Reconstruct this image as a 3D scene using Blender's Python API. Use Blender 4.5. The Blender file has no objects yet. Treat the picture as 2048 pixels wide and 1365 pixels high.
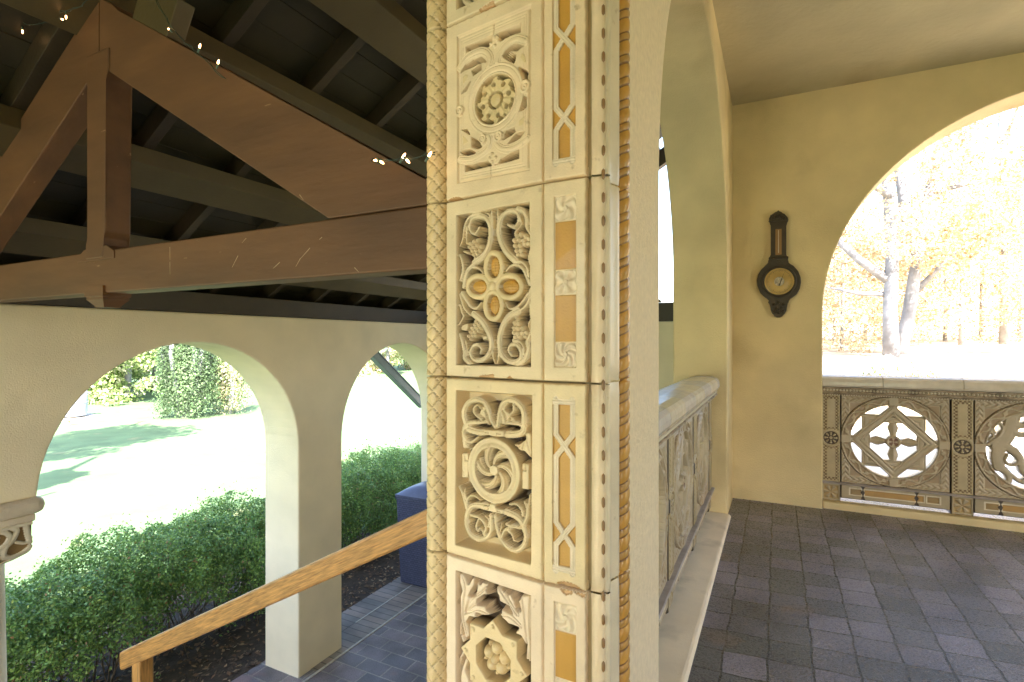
import bpy, bmesh, math, random
import numpy as np
from mathutils import Vector, Matrix
R = math.radians
random.seed(7); rng = np.random.default_rng(7)
SC = bpy.context.scene; COL = SC.collection
# ------------------------------------------------------------------ camera, sky, sun, exposure
F, CX, CY, H = 1060., 1024., 682.5, 1.1          # focal length in photo pixels, eye height over the porch floor
TH = math.atan(531 / F); S_, C_ = math.sin(TH), math.cos(TH)
cam = bpy.data.cameras.new('camera'); cam.sensor_width = 36; cam.lens = 36 * F / 2048
cam.clip_start = .05; cam.clip_end = 600
camo = bpy.data.objects.new('camera', cam); COL.objects.link(camo)
camo.location = (0, 0, H); camo.rotation_euler = (R(90), 0, TH); SC.camera = camo
SUN = Vector((.55, -.60, .75)).normalized()
W = bpy.data.worlds.new('World'); SC.world = W; W.use_nodes = True
nt = W.node_tree; bg = nt.nodes['Background']
sky = nt.nodes.new('ShaderNodeTexSky'); sky.sky_type = 'NISHITA'; sky.sun_disc = False
sky.sun_elevation = math.asin(SUN.z); sky.sun_rotation = math.atan2(SUN.x, SUN.y)
sky.dust_density = 2.0; sky.ozone_density = 1.0
nt.links.new(sky.outputs[0], bg.inputs[0]); bg.inputs[1].default_value = .15
sl = bpy.data.lights.new('sun', 'SUN'); sl.energy = 5.0; sl.angle = R(.5); sl.color = (1, .95, .86)
so = bpy.data.objects.new('sun', sl); COL.objects.link(so); so.rotation_euler = SUN.to_track_quat('Z', 'Y').to_euler()
so.location = SUN * 30
vs = SC.view_settings; vs.view_transform = 'Standard'; vs.look = 'None'; vs.gamma = 1; vs.exposure = 2.86
SC.cycles.use_denoising = True; SC.cycles.max_bounces = 10; SC.cycles.diffuse_bounces = 6
# ------------------------------------------------------------------ placing: a photo pixel seen on a known plane
def ray(px, py):
    a = (px - CX) / F
    return (-S_ + a * C_, C_ + a * S_, -(py - CY) / F)
def onX(px, py, X): r = ray(px, py); t = X / r[0]; return Vector((X, r[1] * t, H + r[2] * t))
def onY(px, py, Y): r = ray(px, py); t = Y / r[1]; return Vector((r[0] * t, Y, H + r[2] * t))
def onZ(px, py, Z): r = ray(px, py); t = (Z - H) / r[2]; return Vector((r[0] * t, r[1] * t, Z))
# ------------------------------------------------------------------ materials
MATS = {}
def mat(name, col, rough=.7, bump=0, bscale=60, var=.12, vscale=3, metal=0, coat=0, attr=False, spec=.5, dirt=None, stretch=None, trans=0, rot=None):
    m = bpy.data.materials.new(name); m.use_nodes = True; n = m.node_tree.nodes; L = m.node_tree.links
    p = n['Principled BSDF']; p.inputs['Roughness'].default_value = rough; p.inputs['Metallic'].default_value = metal
    p.inputs['Coat Weight'].default_value = coat; p.inputs['Specular IOR Level'].default_value = spec
    tc = n.new('ShaderNodeTexCoord'); vec = tc.outputs['Object']
    if stretch:
        mp = n.new('ShaderNodeMapping'); mp.vector_type = 'TEXTURE'; mp.inputs['Scale'].default_value = [1 / q for q in stretch]; mp.inputs['Rotation'].default_value = rot or (0, 0, 0); L.new(vec, mp.inputs[0]); vec = mp.outputs[0]
    nz = n.new('ShaderNodeTexNoise'); nz.inputs['Scale'].default_value = vscale; nz.inputs['Detail'].default_value = 6; L.new(vec, nz.inputs['Vector'])
    mr = n.new('ShaderNodeMapRange'); mr.inputs[1].default_value = .3; mr.inputs[2].default_value = .7
    mr.inputs[3].default_value = 1 - var; mr.inputs[4].default_value = 1 + var; L.new(nz.outputs[0], mr.inputs[0])
    mx = n.new('ShaderNodeMix'); mx.data_type = 'RGBA'; mx.blend_type = 'MULTIPLY'; mx.inputs[0].default_value = 1
    if attr:
        at = n.new('ShaderNodeAttribute'); at.attribute_name = 'Col'; L.new(at.outputs['Color'], mx.inputs[6])
    else: mx.inputs[6].default_value = (*col, 1)
    L.new(mr.outputs[0], mx.inputs[7]); out = mx.outputs[2]
    if dirt:
        dcol, dscale, lo, hi = dirt
        n2 = n.new('ShaderNodeTexNoise'); n2.inputs['Scale'].default_value = dscale; n2.inputs['Detail'].default_value = 8; L.new(vec, n2.inputs['Vector'])
        r2 = n.new('ShaderNodeMapRange'); r2.inputs[1].default_value = lo; r2.inputs[2].default_value = hi; L.new(n2.outputs[0], r2.inputs[0])
        m2 = n.new('ShaderNodeMix'); m2.data_type = 'RGBA'; L.new(r2.outputs[0], m2.inputs[0]); L.new(out, m2.inputs[6]); m2.inputs[7].default_value = (*dcol, 1); out = m2.outputs[2]
    L.new(out, p.inputs['Base Color'])
    if bump:
        n3 = n.new('ShaderNodeTexNoise'); n3.inputs['Scale'].default_value = bscale; n3.inputs['Detail'].default_value = 5; L.new(vec, n3.inputs['Vector'])
        b = n.new('ShaderNodeBump'); b.inputs['Strength'].default_value = bump; b.inputs['Distance'].default_value = .01; L.new(n3.outputs[0], b.inputs['Height']); L.new(b.outputs[0], p.inputs['Normal'])
    if trans:
        tr = n.new('ShaderNodeBsdfTranslucent'); L.new(out, tr.inputs[0]); ms = n.new('ShaderNodeMixShader'); ms.inputs[0].default_value = trans
        L.new(p.outputs[0], ms.inputs[1]); L.new(tr.outputs[0], ms.inputs[2]); L.new(ms.outputs[0], n['Material Output'].inputs[0])
    MATS[name] = m; return m
STUCCO = mat('stucco', (.71, .575, .32), .85, .35, 130, .12, 2.6, dirt=((.36, .26, .11), 1.7, .56, .95))
ARCST = mat('arcade_stucco', (.85, .73, .52), .85, .25, 130, .09, 2.2, dirt=((.42, .34, .20), 1.3, .64, .95))
ROUGH = mat('rough_stucco', (.76, .63, .44), .9, .35, 150, .07, 60)
WHITEST = mat('sill_stucco', (.80, .69, .52), .8, .3, 120, .10, 5, dirt=((.35, .29, .19), 4, .6, .85))
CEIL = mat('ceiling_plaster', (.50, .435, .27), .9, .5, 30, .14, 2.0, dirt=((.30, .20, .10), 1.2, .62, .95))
TERRA = mat('glazed_terracotta', (1, 1, 1), .36, .12, 260, .09, 14, attr=True, coat=.2, dirt=((.34, .21, .09), 42, .66, .86))
TIMBER = mat('painted_timber', (.118, .053, .019), .62, .18, 34, .30, 9, dirt=((.30, .18, .09), 46, .70, .75), stretch=(.22, 1, 1))
DARKT = mat('dark_timber', (.040, .027, .012), .5, .12, 70, .2, 5)
DECK = mat('roof_board', (.034, .027, .012), .55, .1, 60, .2, 4)
OAK = mat('oak_rail', (.45, .225, .062), .42, .25, 60, .42, 16, stretch=(.8, 8, 10), coat=.12, dirt=((.24, .10, .025), 14, .58, .74), rot=(0, R(-27.6), 0))
OAKP = mat('oak_post', (.45, .225, .062), .42, .2, 60, .42, 12, stretch=(8, 8, .8), coat=.12)
BRONZE = mat('dark_bronze', (.045, .032, .018), .42, .4, 90, .2, 30)
BRASS = mat('brass_dial', (.60, .42, .15), .35, 0, 1, .1, 20, metal=.6)
GLAZEW = mat('glazed_coping', (.64, .58, .48), .25, .1, 60, .12, 14, coat=.3)
GLAZEB = mat('blue_grey_coping', (.55, .53, .52), .25, .1, 60, .12, 14, coat=.3)
WICKER = None
LEAF = mat('hedge_leaf', (1, 1, 1), .5, 0, 1, .1, 3, attr=True, trans=.28)
TLEAF = mat('tree_leaf', (1, 1, 1), .6, 0, 1, .1, 2, attr=True, trans=.35)
BARK = mat('bark', (.22, .22, .24), .9, .8, 14, .3, 4)
PBARK = mat('pale_bark', (.30, .29, .29), .9, .5, 14, .3, 4)
TWIG = mat('twig', (.16, .12, .08), .9, 0, 1, .2, 20)
GREYT = mat('grey_timber', (.16, .18, .21), .5, .1, 40, .1, 6)
TANKM = mat('tank_metal', (.30, .34, .40), .5, .05, 20, .08, 2)
CONC = mat('concrete', (.32, .30, .28), .85, .4, 60, .15, 6)
CHIP = mat('bark_chip', (1, 1, 1), .9, 0, 1, .2, 30, attr=True)
WIREM = mat('green_wire', (.03, .05, .035), .5)
SOCK = mat('green_socket', (.10, .16, .12), .4)
def emit(name, col, st):
    m = bpy.data.materials.new(name); m.use_nodes = True; p = m.node_tree.nodes['Principled BSDF']
    p.inputs['Base Color'].default_value = (*col, 1); p.inputs['Emission Color'].default_value = (*col, 1); p.inputs['Emission Strength'].default_value = st
    return m
BULB = emit('lit_bulb', (1, .50, .20), 3.0)
def glass():
    m = bpy.data.materials.new('dial_glass'); m.use_nodes = True; p = m.node_tree.nodes['Principled BSDF']
    p.inputs['Roughness'].default_value = .03; p.inputs['Transmission Weight'].default_value = 1; p.inputs['IOR'].default_value = 1.3; return m
GLASS = glass()
def brickmat(name, c1, c2, cm, w, h, mort, offs, rot=0, shear=0, rough=.6, bump=.5, loc=(0, 0, 0), speck=((.05, .05, .05), .55), squash=1, coat=0, patch=None, wob=.010):
    m = bpy.data.materials.new(name); m.use_nodes = True; n = m.node_tree.nodes; L = m.node_tree.links; p = n['Principled BSDF']
    tc = n.new('ShaderNodeTexCoord'); sx = n.new('ShaderNodeSeparateXYZ'); L.new(tc.outputs['Object'], sx.inputs[0])
    ml = n.new('ShaderNodeMath'); ml.operation = 'MULTIPLY_ADD'; ml.inputs[1].default_value = -shear; L.new(sx.outputs[0], ml.inputs[0]); L.new(sx.outputs[1], ml.inputs[2])
    cb = n.new('ShaderNodeCombineXYZ'); L.new(sx.outputs[0], cb.inputs[0]); L.new(ml.outputs[0], cb.inputs[1])
    mp = n.new('ShaderNodeMapping'); mp.inputs['Rotation'].default_value = (0, 0, rot); mp.inputs['Location'].default_value = loc; L.new(cb.outputs[0], mp.inputs[0])
    wz = n.new('ShaderNodeTexNoise'); wz.inputs['Scale'].default_value = 9; L.new(mp.outputs[0], wz.inputs['Vector'])
    wa = n.new('ShaderNodeVectorMath'); wa.operation = 'MULTIPLY_ADD'; wa.inputs[1].default_value = (wob, wob, 0); L.new(wz.outputs[1], wa.inputs[0]); L.new(mp.outputs[0], wa.inputs[2])
    b = n.new('ShaderNodeTexBrick'); b.offset = offs; b.squash = squash; b.inputs['Scale'].default_value = 1
    b.inputs['Brick Width'].default_value = w; b.inputs['Row Height'].default_value = h; b.inputs['Mortar Size'].default_value = mort; b.inputs['Mortar Smooth'].default_value = .3
    b.inputs['Color1'].default_value = (*c1, 1); b.inputs['Color2'].default_value = (*c2, 1); b.inputs['Mortar'].default_value = (*cm, 1); L.new(wa.outputs[0], b.inputs['Vector'])
    nz = n.new('ShaderNodeTexNoise'); nz.inputs['Scale'].default_value = 130; nz.inputs['Detail'].default_value = 4; L.new(tc.outputs['Object'], nz.inputs['Vector'])
    r1 = n.new('ShaderNodeMapRange'); r1.inputs[1].default_value = speck[1]; r1.inputs[2].default_value = speck[1] + .1; r1.inputs[4].default_value = .75; L.new(nz.outputs[0], r1.inputs[0])
    m1 = n.new('ShaderNodeMix'); m1.data_type = 'RGBA'; L.new(r1.outputs[0], m1.inputs[0]); L.new(b.outputs[0], m1.inputs[6]); m1.inputs[7].default_value = (*speck[0], 1)
    n4 = n.new('ShaderNodeTexNoise'); n4.inputs['Scale'].default_value = 3.5; n4.inputs['Detail'].default_value = 5; L.new(tc.outputs['Object'], n4.inputs['Vector'])
    r4 = n.new('ShaderNodeMapRange'); r4.inputs[1].default_value = .3; r4.inputs[2].default_value = .7; r4.inputs[3].default_value = .65; r4.inputs[4].default_value = 1.35; L.new(n4.outputs[0], r4.inputs[0])
    m4 = n.new('ShaderNodeMix'); m4.data_type = 'RGBA'; m4.blend_type = 'MULTIPLY'; m4.inputs[0].default_value = 1; L.new(m1.outputs[2], m4.inputs[6]); L.new(r4.outputs[0], m4.inputs[7]); out = m4.outputs[2]
    if patch:
        n5 = n.new('ShaderNodeTexNoise'); n5.inputs['Scale'].default_value = patch[1]; n5.inputs['Detail'].default_value = 3; L.new(b.inputs['Vector'].links[0].from_socket, n5.inputs['Vector'])
        r5 = n.new('ShaderNodeMapRange'); r5.inputs[1].default_value = patch[2]; r5.inputs[2].default_value = patch[2] + .12; r5.inputs[4].default_value = .8; L.new(n5.outputs[0], r5.inputs[0])
        m5 = n.new('ShaderNodeMix'); m5.data_type = 'RGBA'; L.new(r5.outputs[0], m5.inputs[0]); L.new(out, m5.inputs[6]); m5.inputs[7].default_value = (*patch[0], 1); out = m5.outputs[2]
    L.new(out, p.inputs['Base Color'])
    rr = n.new('ShaderNodeMapRange'); rr.inputs[3].default_value = rough - .12; rr.inputs[4].default_value = rough + .15; L.new(nz.outputs[0], rr.inputs[0]); L.new(rr.outputs[0], p.inputs['Roughness'])
    hh = n.new('ShaderNodeMath'); hh.operation = 'MULTIPLY_ADD'; hh.inputs[1].default_value = -1.6; L.new(b.outputs['Fac'], hh.inputs[0]); L.new(nz.outputs[0], hh.inputs[2])
    bp = n.new('ShaderNodeBump'); bp.inputs['Strength'].default_value = bump; bp.inputs['Distance'].default_value = .004; L.new(hh.outputs[0], bp.inputs['Height']); L.new(bp.outputs[0], p.inputs['Normal'])
    p.inputs['Coat Weight'].default_value = coat
    return m
TILE = brickmat('porch_tile', (.100, .106, .106), (.235, .222, .285), (.038, .042, .038), .14, .14, .0042, 0, shear=.09, rough=.27, loc=(.021, .03, 0), speck=((.030, .030, .032), .53), bump=.9, wob=.020, patch=((.20, .145, .11), 3.1, .62))
PAVE = brickmat('paving_brick', (.15, .145, .165), (.27, .23, .245), (.33, .31, .28), .28, .16, .008, .5, rough=.5, loc=(.05, .02, 0), rot=0, speck=((.06, .055, .065), .56), bump=.8, patch=((.30, .17, .15), 2.2, .62))
BORD = brickmat('border_brick', (.20, .185, .17), (.30, .24, .20), (.10, .095, .085), .272, .09, .006, 0, rough=.6, loc=(3.51, .0, 0), speck=((.08, .07, .06), .66))
# ------------------------------------------------------------------ object helpers
def link(o, parent=None):
    COL.objects.link(o)
    if parent: o.parent = parent
    return o
def tag(o, label=None, cat=None, group=None, kind=None):
    for k, v in (('label', label), ('category', cat), ('group', group), ('kind', kind)):
        if v: o[k] = v
    return o
def thing(name, label, cat, loc=(0, 0, 0), group=None):
    o = bpy.data.objects.new(name, None); COL.objects.link(o); o.location = loc; o.empty_display_size = .1
    bpy.context.view_layer.update() if False else None
    return tag(o, label, cat, group)
def adopt(o, parent):
    """parent o to a thing whose empty sits at a location, keeping o where it was built"""
    if parent is None: return o
    o.parent = parent
    off = Vector(parent.location); pp = parent.parent
    while pp: off += Vector(pp.location); pp = pp.parent
    o.location = Vector(o.location) - off
    return o
def meshobj(name, verts, faces, m, parent=None, smooth=False, cols=None):
    me = bpy.data.meshes.new(name); me.from_pydata([tuple(v) for v in verts], [], [tuple(f) for f in faces]); me.update()
    if smooth: me.shade_smooth()
    if cols is not None:
        a = me.color_attributes.new('Col', 'FLOAT_COLOR', 'POINT'); a.data.foreach_set('color', np.asarray(cols, dtype=np.float32).ravel())
    o = bpy.data.objects.new(name, me); COL.objects.link(o)
    if m: me.materials.append(m)
    return adopt(o, parent)
def npmesh(name, V, Q, m, parent=None, smooth=False, cols=None):
    me = bpy.data.meshes.new(name); V = np.asarray(V, dtype=np.float32); Q = np.asarray(Q, dtype=np.int32); k = Q.shape[1]
    me.vertices.add(len(V)); me.vertices.foreach_set('co', V.ravel()); me.loops.add(Q.size); me.loops.foreach_set('vertex_index', Q.ravel())
    me.polygons.add(len(Q)); me.polygons.foreach_set('loop_start', np.arange(0, Q.size, k, dtype=np.int32)); me.polygons.foreach_set('loop_total', np.full(len(Q), k, dtype=np.int32))
    me.update(calc_edges=True); me.validate()
    if cols is not None:
        a = me.color_attributes.new('Col', 'FLOAT_COLOR', 'POINT'); a.data.foreach_set('color', np.asarray(cols, dtype=np.float32).ravel())
    if smooth: me.shade_smooth()
    o = bpy.data.objects.new(name, me); COL.objects.link(o)
    if m: me.materials.append(m)
    return adopt(o, parent)
def bmobj(name, bm, m, parent=None, smooth=False):
    me = bpy.data.meshes.new(name); bmesh.ops.recalc_face_normals(bm, faces=bm.faces[:]); bm.to_mesh(me); bm.free()
    if smooth: me.shade_smooth()
    o = bpy.data.objects.new(name, me); COL.objects.link(o)
    if m: me.materials.append(m)
    return adopt(o, parent)
def add_box(bm, x0, x1, y0, y1, z0, z1, bev=.004, seg=1):
    vs = [bm.verts.new(p) for p in ((x0, y0, z0), (x1, y0, z0), (x1, y1, z0), (x0, y1, z0), (x0, y0, z1), (x1, y0, z1), (x1, y1, z1), (x0, y1, z1))]
    fs = [bm.faces.new([vs[i] for i in q]) for q in ((3, 2, 1, 0), (4, 5, 6, 7), (0, 1, 5, 4), (1, 2, 6, 5), (2, 3, 7, 6), (3, 0, 4, 7))]
    if bev: bmesh.ops.bevel(bm, geom=list({e for f in fs for e in f.edges}), offset=bev, segments=seg, affect='EDGES', profile=.5)
def box(name, x0, x1, y0, y1, z0, z1, m, parent=None, bev=.004, seg=1):
    bm = bmesh.new(); add_box(bm, x0, x1, y0, y1, z0, z1, bev, seg); return bmobj(name, bm, m, parent)
def add_prism(bm, prof, d, bev=.0):
    """extrude a closed polygon of 3D points by vector d"""
    a = [bm.verts.new(p) for p in prof]; b = [bm.verts.new(Vector(p) + Vector(d)) for p in prof]; n = len(a)
    fs = [bm.faces.new(a), bm.faces.new(b[::-1])] + [bm.faces.new((a[i], b[i], b[(i + 1) % n], a[(i + 1) % n])) for i in range(n)]
    if bev: bmesh.ops.bevel(bm, geom=list({e for f in fs for e in f.edges}), offset=bev, segments=2, affect='EDGES', profile=.5)
def prism(name, prof, d, m, parent=None, bev=.003):
    bm = bmesh.new(); add_prism(bm, prof, d, bev); return bmobj(name, bm, m, parent)
def plate(name, loops, axis, a0, a1, m, parent=None, bev=.012):
    """a flat shape (outer loop, then holes) given as (u, z), thickened between a0 and a1 along X or Y, edges rounded"""
    cu = bpy.data.curves.new(name, 'CURVE'); cu.dimensions = '2D'; cu.fill_mode = 'BOTH'
    t = abs(a1 - a0) / 2; cu.extrude = t - bev; cu.bevel_depth = bev; cu.bevel_resolution = 2; cu.offset = -bev
    for lp in loops:
        s = cu.splines.new('POLY'); s.points.add(len(lp) - 1); s.use_cyclic_u = True
        for p, (u, v) in zip(s.points, lp): p.co = (u, v, 0, 1)
    tmp = bpy.data.objects.new('tmp', cu); COL.objects.link(tmp)
    dg = bpy.context.evaluated_depsgraph_get(); me = bpy.data.meshes.new_from_object(tmp.evaluated_get(dg))
    bpy.data.objects.remove(tmp); bpy.data.curves.remove(cu)
    c = (a0 + a1) / 2
    if axis == 'X': M = Matrix(((0, 0, 1, c), (1, 0, 0, 0), (0, 1, 0, 0), (0, 0, 0, 1)))
    else: M = Matrix(((1, 0, 0, 0), (0, 0, -1, c), (0, 1, 0, 0), (0, 0, 0, 1)))
    me.transform(M); me.materials.clear(); me.materials.append(m)
    for p in me.polygons: p.use_smooth = False
    o = bpy.data.objects.new(name, me); COL.objects.link(o); me.name = name
    return adopt(o, parent)
def arc(cx, cz, r, a0, a1, n=40, rz=None):
    rz = rz or r
    return [(cx + r * math.cos(R(a0 + (a1 - a0) * i / n)), cz + rz * math.sin(R(a0 + (a1 - a0) * i / n))) for i in range(n + 1)]
def tube_data(pts, rad, n=8):
    pts = [Vector(p) for p in pts]; V = []; Q = []
    for i, p in enumerate(pts):
        t = (pts[min(i + 1, len(pts) - 1)] - pts[max(i - 1, 0)]).normalized()
        a = t.cross(Vector((0, 0, 1)) if abs(t.z) < .95 else Vector((1, 0, 0))).normalized(); b = t.cross(a)
        r = rad[i] if hasattr(rad, '__len__') else rad
        for k in range(n):
            g = 2 * math.pi * k / n; V.append(p + a * math.cos(g) * r + b * math.sin(g) * r)
    for i in range(len(pts) - 1):
        for k in range(n): Q.append((i * n + k, i * n + (k + 1) % n, (i + 1) * n + (k + 1) % n, (i + 1) * n + k))
    return V, Q
def tubes(name, chains, m, parent=None, n=8):
    V = []; Q = []
    for pts, rad in chains:
        v, q = tube_data(pts, rad, n); o = len(V); V += v; Q += [tuple(o + i for i in f) for f in q]
        Q.append(tuple(o + k for k in range(n))[::-1]); Q.append(tuple(len(V) - n + k for k in range(n)))
    return meshobj(name, V, Q, m, parent, smooth=True)
def lathe(name, prof, cen, m, parent=None, n=40, axis='Z', smooth=True):
    V = []; Q = []; c = Vector(cen)
    for r, h in prof:
        for k in range(n):
            g = 2 * math.pi * k / n
            V.append(c + (Vector((r * math.cos(g), r * math.sin(g), h)) if axis == 'Z' else Vector((r * math.cos(g), -h, r * math.sin(g)))))
    for i in range(len(prof) - 1):
        for k in range(n): Q.append((i * n + k, i * n + (k + 1) % n, (i + 1) * n + (k + 1) % n, (i + 1) * n + k))
    return meshobj(name, V, Q, m, parent, smooth)
def catmull(P, n=8):
    P = [np.array(p, float) for p in P]; 
    if len(P) < 3: return np.array([P[0] + (P[-1] - P[0]) * t for t in np.linspace(0, 1, n)])
    E = [2 * P[0] - P[1]] + P + [2 * P[-1] - P[-2]]; out = []
    for i in range(1, len(E) - 2):
        for t in np.linspace(0, 1, n, endpoint=False):
            a, b, c, d = E[i - 1], E[i], E[i + 1], E[i + 2]
            out.append(.5 * (2 * b + (c - a) * t + (2 * a - 5 * b + 4 * c - d) * t * t + (3 * b - a - 3 * c + d) * t ** 3))
    out.append(P[-1]); return np.array(out)
def sstep(a, b, x): t = np.clip((x - a) / (b - a), 0, 1); return t * t * (3 - 2 * t)
# ------------------------------------------------------------------ carved reliefs as height fields
class Relief:
    def __init__(s, w, h, res):
        s.nu, s.nv = int(round(w / res)) + 1, int(round(h / res)) + 1; s.w, s.h = w, h
        s.U, s.V = np.meshgrid(np.linspace(0, w, s.nu), np.linspace(0, h, s.nv)); s.Z = np.zeros_like(s.U)
        s.C = np.empty(s.U.shape + (4,)); s.C[:] = (.76, .61, .40, 1)
    def dist(s, P, closed=False):
        P = np.asarray(P, float); best = np.full(s.U.shape, 1e9); par = np.zeros(s.U.shape); n = len(P)
        for i in range(n if closed else n - 1):
            a, b = P[i], P[(i + 1) % n]; d = b - a; L = d @ d + 1e-12
            t = np.clip(((s.U - a[0]) * d[0] + (s.V - a[1]) * d[1]) / L, 0, 1)
            q = (s.U - a[0] - t * d[0]) ** 2 + (s.V - a[1] - t * d[1]) ** 2; k = q < best
            best[k] = q[k]; par[k] = (i + t[k]) / max(n - 1, 1)
        return np.sqrt(best), par
    def inside(s, P):
        P = np.asarray(P, float); r = np.zeros(s.U.shape, bool); n = len(P)
        for i in range(n):
            a, b = P[i], P[(i + 1) % n]
            if a[1] == b[1]: continue
            c = ((a[1] > s.V) != (b[1] > s.V)) & (s.U < (b[0] - a[0]) * (s.V - a[1]) / (b[1] - a[1]) + a[0]); r ^= c
        return r
    def sdf(s, P): d, _ = s.dist(P, True); return np.where(s.inside(P), -d, d)
    def cut(s, P, depth, slope=.0012, col=None):
        d = s.sdf(P); s.Z = np.minimum(s.Z, -depth * sstep(slope, -slope, d))
        if col is not None: s.C[d < 0] = col
    def fill(s, P, top, base, edge=.004, col=None, dome=0):
        d = s.sdf(P); h = base + (top - base) * sstep(0.0006, -edge, d) + dome * np.clip(-d / .02, 0, 1); k = (d < .0006) & (h > s.Z); s.Z[k] = h[k]
        if col is not None: s.C[k] = col
    def stroke(s, P, w0, w1, top, base, n=7, groove=.0016, col=None, rim=.2):
        Q = catmull(P, n); d, t = s.dist(Q); hw = w0 + (w1 - w0) * t; x = d / hw
        h = base + (top - base) * sstep(1.04, 1 - rim, x) - .0016 * x * x - groove * np.exp(-((x - .56) / .12) ** 2)
        k = (x < 1.04) & (h > s.Z); s.Z[k] = h[k]
        if col is not None: s.C[k] = col
    def ball(s, c, r, top, base, col=None):
        d = np.hypot(s.U - c[0], s.V - c[1]) / r; h = base + (top - base) * np.sqrt(np.clip(1 - d * d, 0, 1)); k = (d < 1) & (h > s.Z); s.Z[k] = h[k]
        if col is not None: s.C[k] = col
    def mesh(s, name, O, Udir, N, m, parent, mask=None, back=None):
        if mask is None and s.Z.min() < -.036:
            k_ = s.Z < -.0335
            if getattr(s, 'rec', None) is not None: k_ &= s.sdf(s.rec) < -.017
            s.C[k_] = (.065, .036, .016, 1)  # deep hollows coloured near-black brown: recess shade put into the colour
        O, Ud, N = (np.array(v, float) for v in (O, Udir, N))
        X = O + s.U[..., None] * Ud + s.V[..., None] * np.array((0, 0, 1.)) + s.Z[..., None] * N
        idx = np.arange(s.nu * s.nv).reshape(s.nv, s.nu)
        q = np.stack((idx[:-1, :-1], idx[:-1, 1:], idx[1:, 1:], idx[1:, :-1]), -1)
        if mask is None:
            return npmesh(name, X.reshape(-1, 3), q.reshape(-1, 4), m, parent, True, s.C.reshape(-1, 4))
        # pierced: both faces and the side walls of every opening
        mk = mask; nv_ = s.nu * s.nv; B = X.copy() - N * back - s.Z[..., None] * N * 1.0
        qf = q[mk]; qb = qf[:, ::-1] + nv_
        pad = np.zeros((mk.shape[0] + 2, mk.shape[1] + 2), bool); pad[1:-1, 1:-1] = mk; sides = []
        for j, i in zip(*np.nonzero(mk)):
            a, b, c, d = q[j, i]
            if not pad[j, i + 1]: sides.append((b, a, a + nv_, b + nv_))
            if not pad[j + 2, i + 1]: sides.append((d, c, c + nv_, d + nv_))
            if not pad[j + 1, i]: sides.append((a, d, d + nv_, a + nv_))
            if not pad[j + 1, i + 2]: sides.append((c, b, b + nv_, c + nv_))
        Q = np.concatenate((qf, qb, np.array(sides))); V = np.concatenate((X.reshape(-1, 3), B.reshape(-1, 3)))
        used = np.unique(Q); mp = np.zeros(len(V), int); mp[used] = np.arange(len(used))
        C = np.concatenate((s.C.reshape(-1, 4), s.C.reshape(-1, 4)))
        return npmesh(name, V[used], mp[Q], m, parent, False, C[used])
# ================================================================== the terracotta pilaster
CREAM = (.76, .61, .40, 1); YELL = (.74, .57, .31, 1); AMBER = (.58, .31, .055, 1); AMBER2 = (.44, .22, .04, 1); CLAY = (.55, .33, .15, 1); BROWN = (.27, .15, .06, 1)
PIL = thing('terracotta_pilaster', 'carved cream and amber glazed terracotta pilaster at the front of the wall', 'pilaster', (-.47, .96, 0))
PA = np.array((-.652, .976)); PB = np.array((-.405, .940)); PD = (PB - PA) / np.linalg.norm(PB - PA); PW = float(np.linalg.norm(PB - PA)); PN = np.array((PD[1], -PD[0]))
JZ = [-.139, .247, .634, 1.021, 1.406, 1.790, 2.176]
def face1(px, py):
    r = ray(px, py); den = r[0] * PN[0] + r[1] * PN[1]; t = (PA @ PN) / den
    return np.array(((np.array((r[0] * t, r[1] * t)) - PA) @ PD, H + r[2] * t))
CR = {1: (900, 0, 7.184), 2: (900, 180, 7.184), 3: (900, 395, 7.583), 4: (900, 565, 7.583), 5: (900, 775, 7.583), 6: (900, 945, 7.583), 7: (900, 1125, 5.689)}
def P(c, txt, zb):
    x0, y0, s = CR[c]; o = []
    for pr in txt.split():
        x, y = pr.split(','); q = face1(x0 + float(x) / s, y0 + float(y) / s); o.append((q[0], q[1] - zb))
    return o
TINT = {0: (1, 1, 1), 1: (1.03, 1.03, 1.12), 2: (.98, .96, .86), 3: (.99, .99, .97), 4: (1.06, 1.04, 1.04)}
def block(ci, w=PW):
    rl = Relief(w, JZ[ci + 1] - JZ[ci] - .003, .0012); rl.C[..., :3] *= np.array(TINT[ci]) * (1 if w == PW else 1.03)
    e = np.minimum(np.minimum(rl.U, rl.w - rl.U), np.minimum(rl.V, rl.h - rl.V)) + .0007 * (np.sin(rl.U * 310 + ci) * np.sin(rl.V * 240 + 2 * ci))
    rl.Z -= .003 * sstep(.004, 0, e); rl.Z[(rl.U < 1e-5) | (rl.U > rl.w - 1e-5) | (rl.V < 1e-5) | (rl.V > rl.h - 1e-5)] = -.014
    return rl
MMP = 1.15e-3      # a photo pixel on this face, metres
def px(c, v): return v / CR[c][2] * MMP
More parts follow.
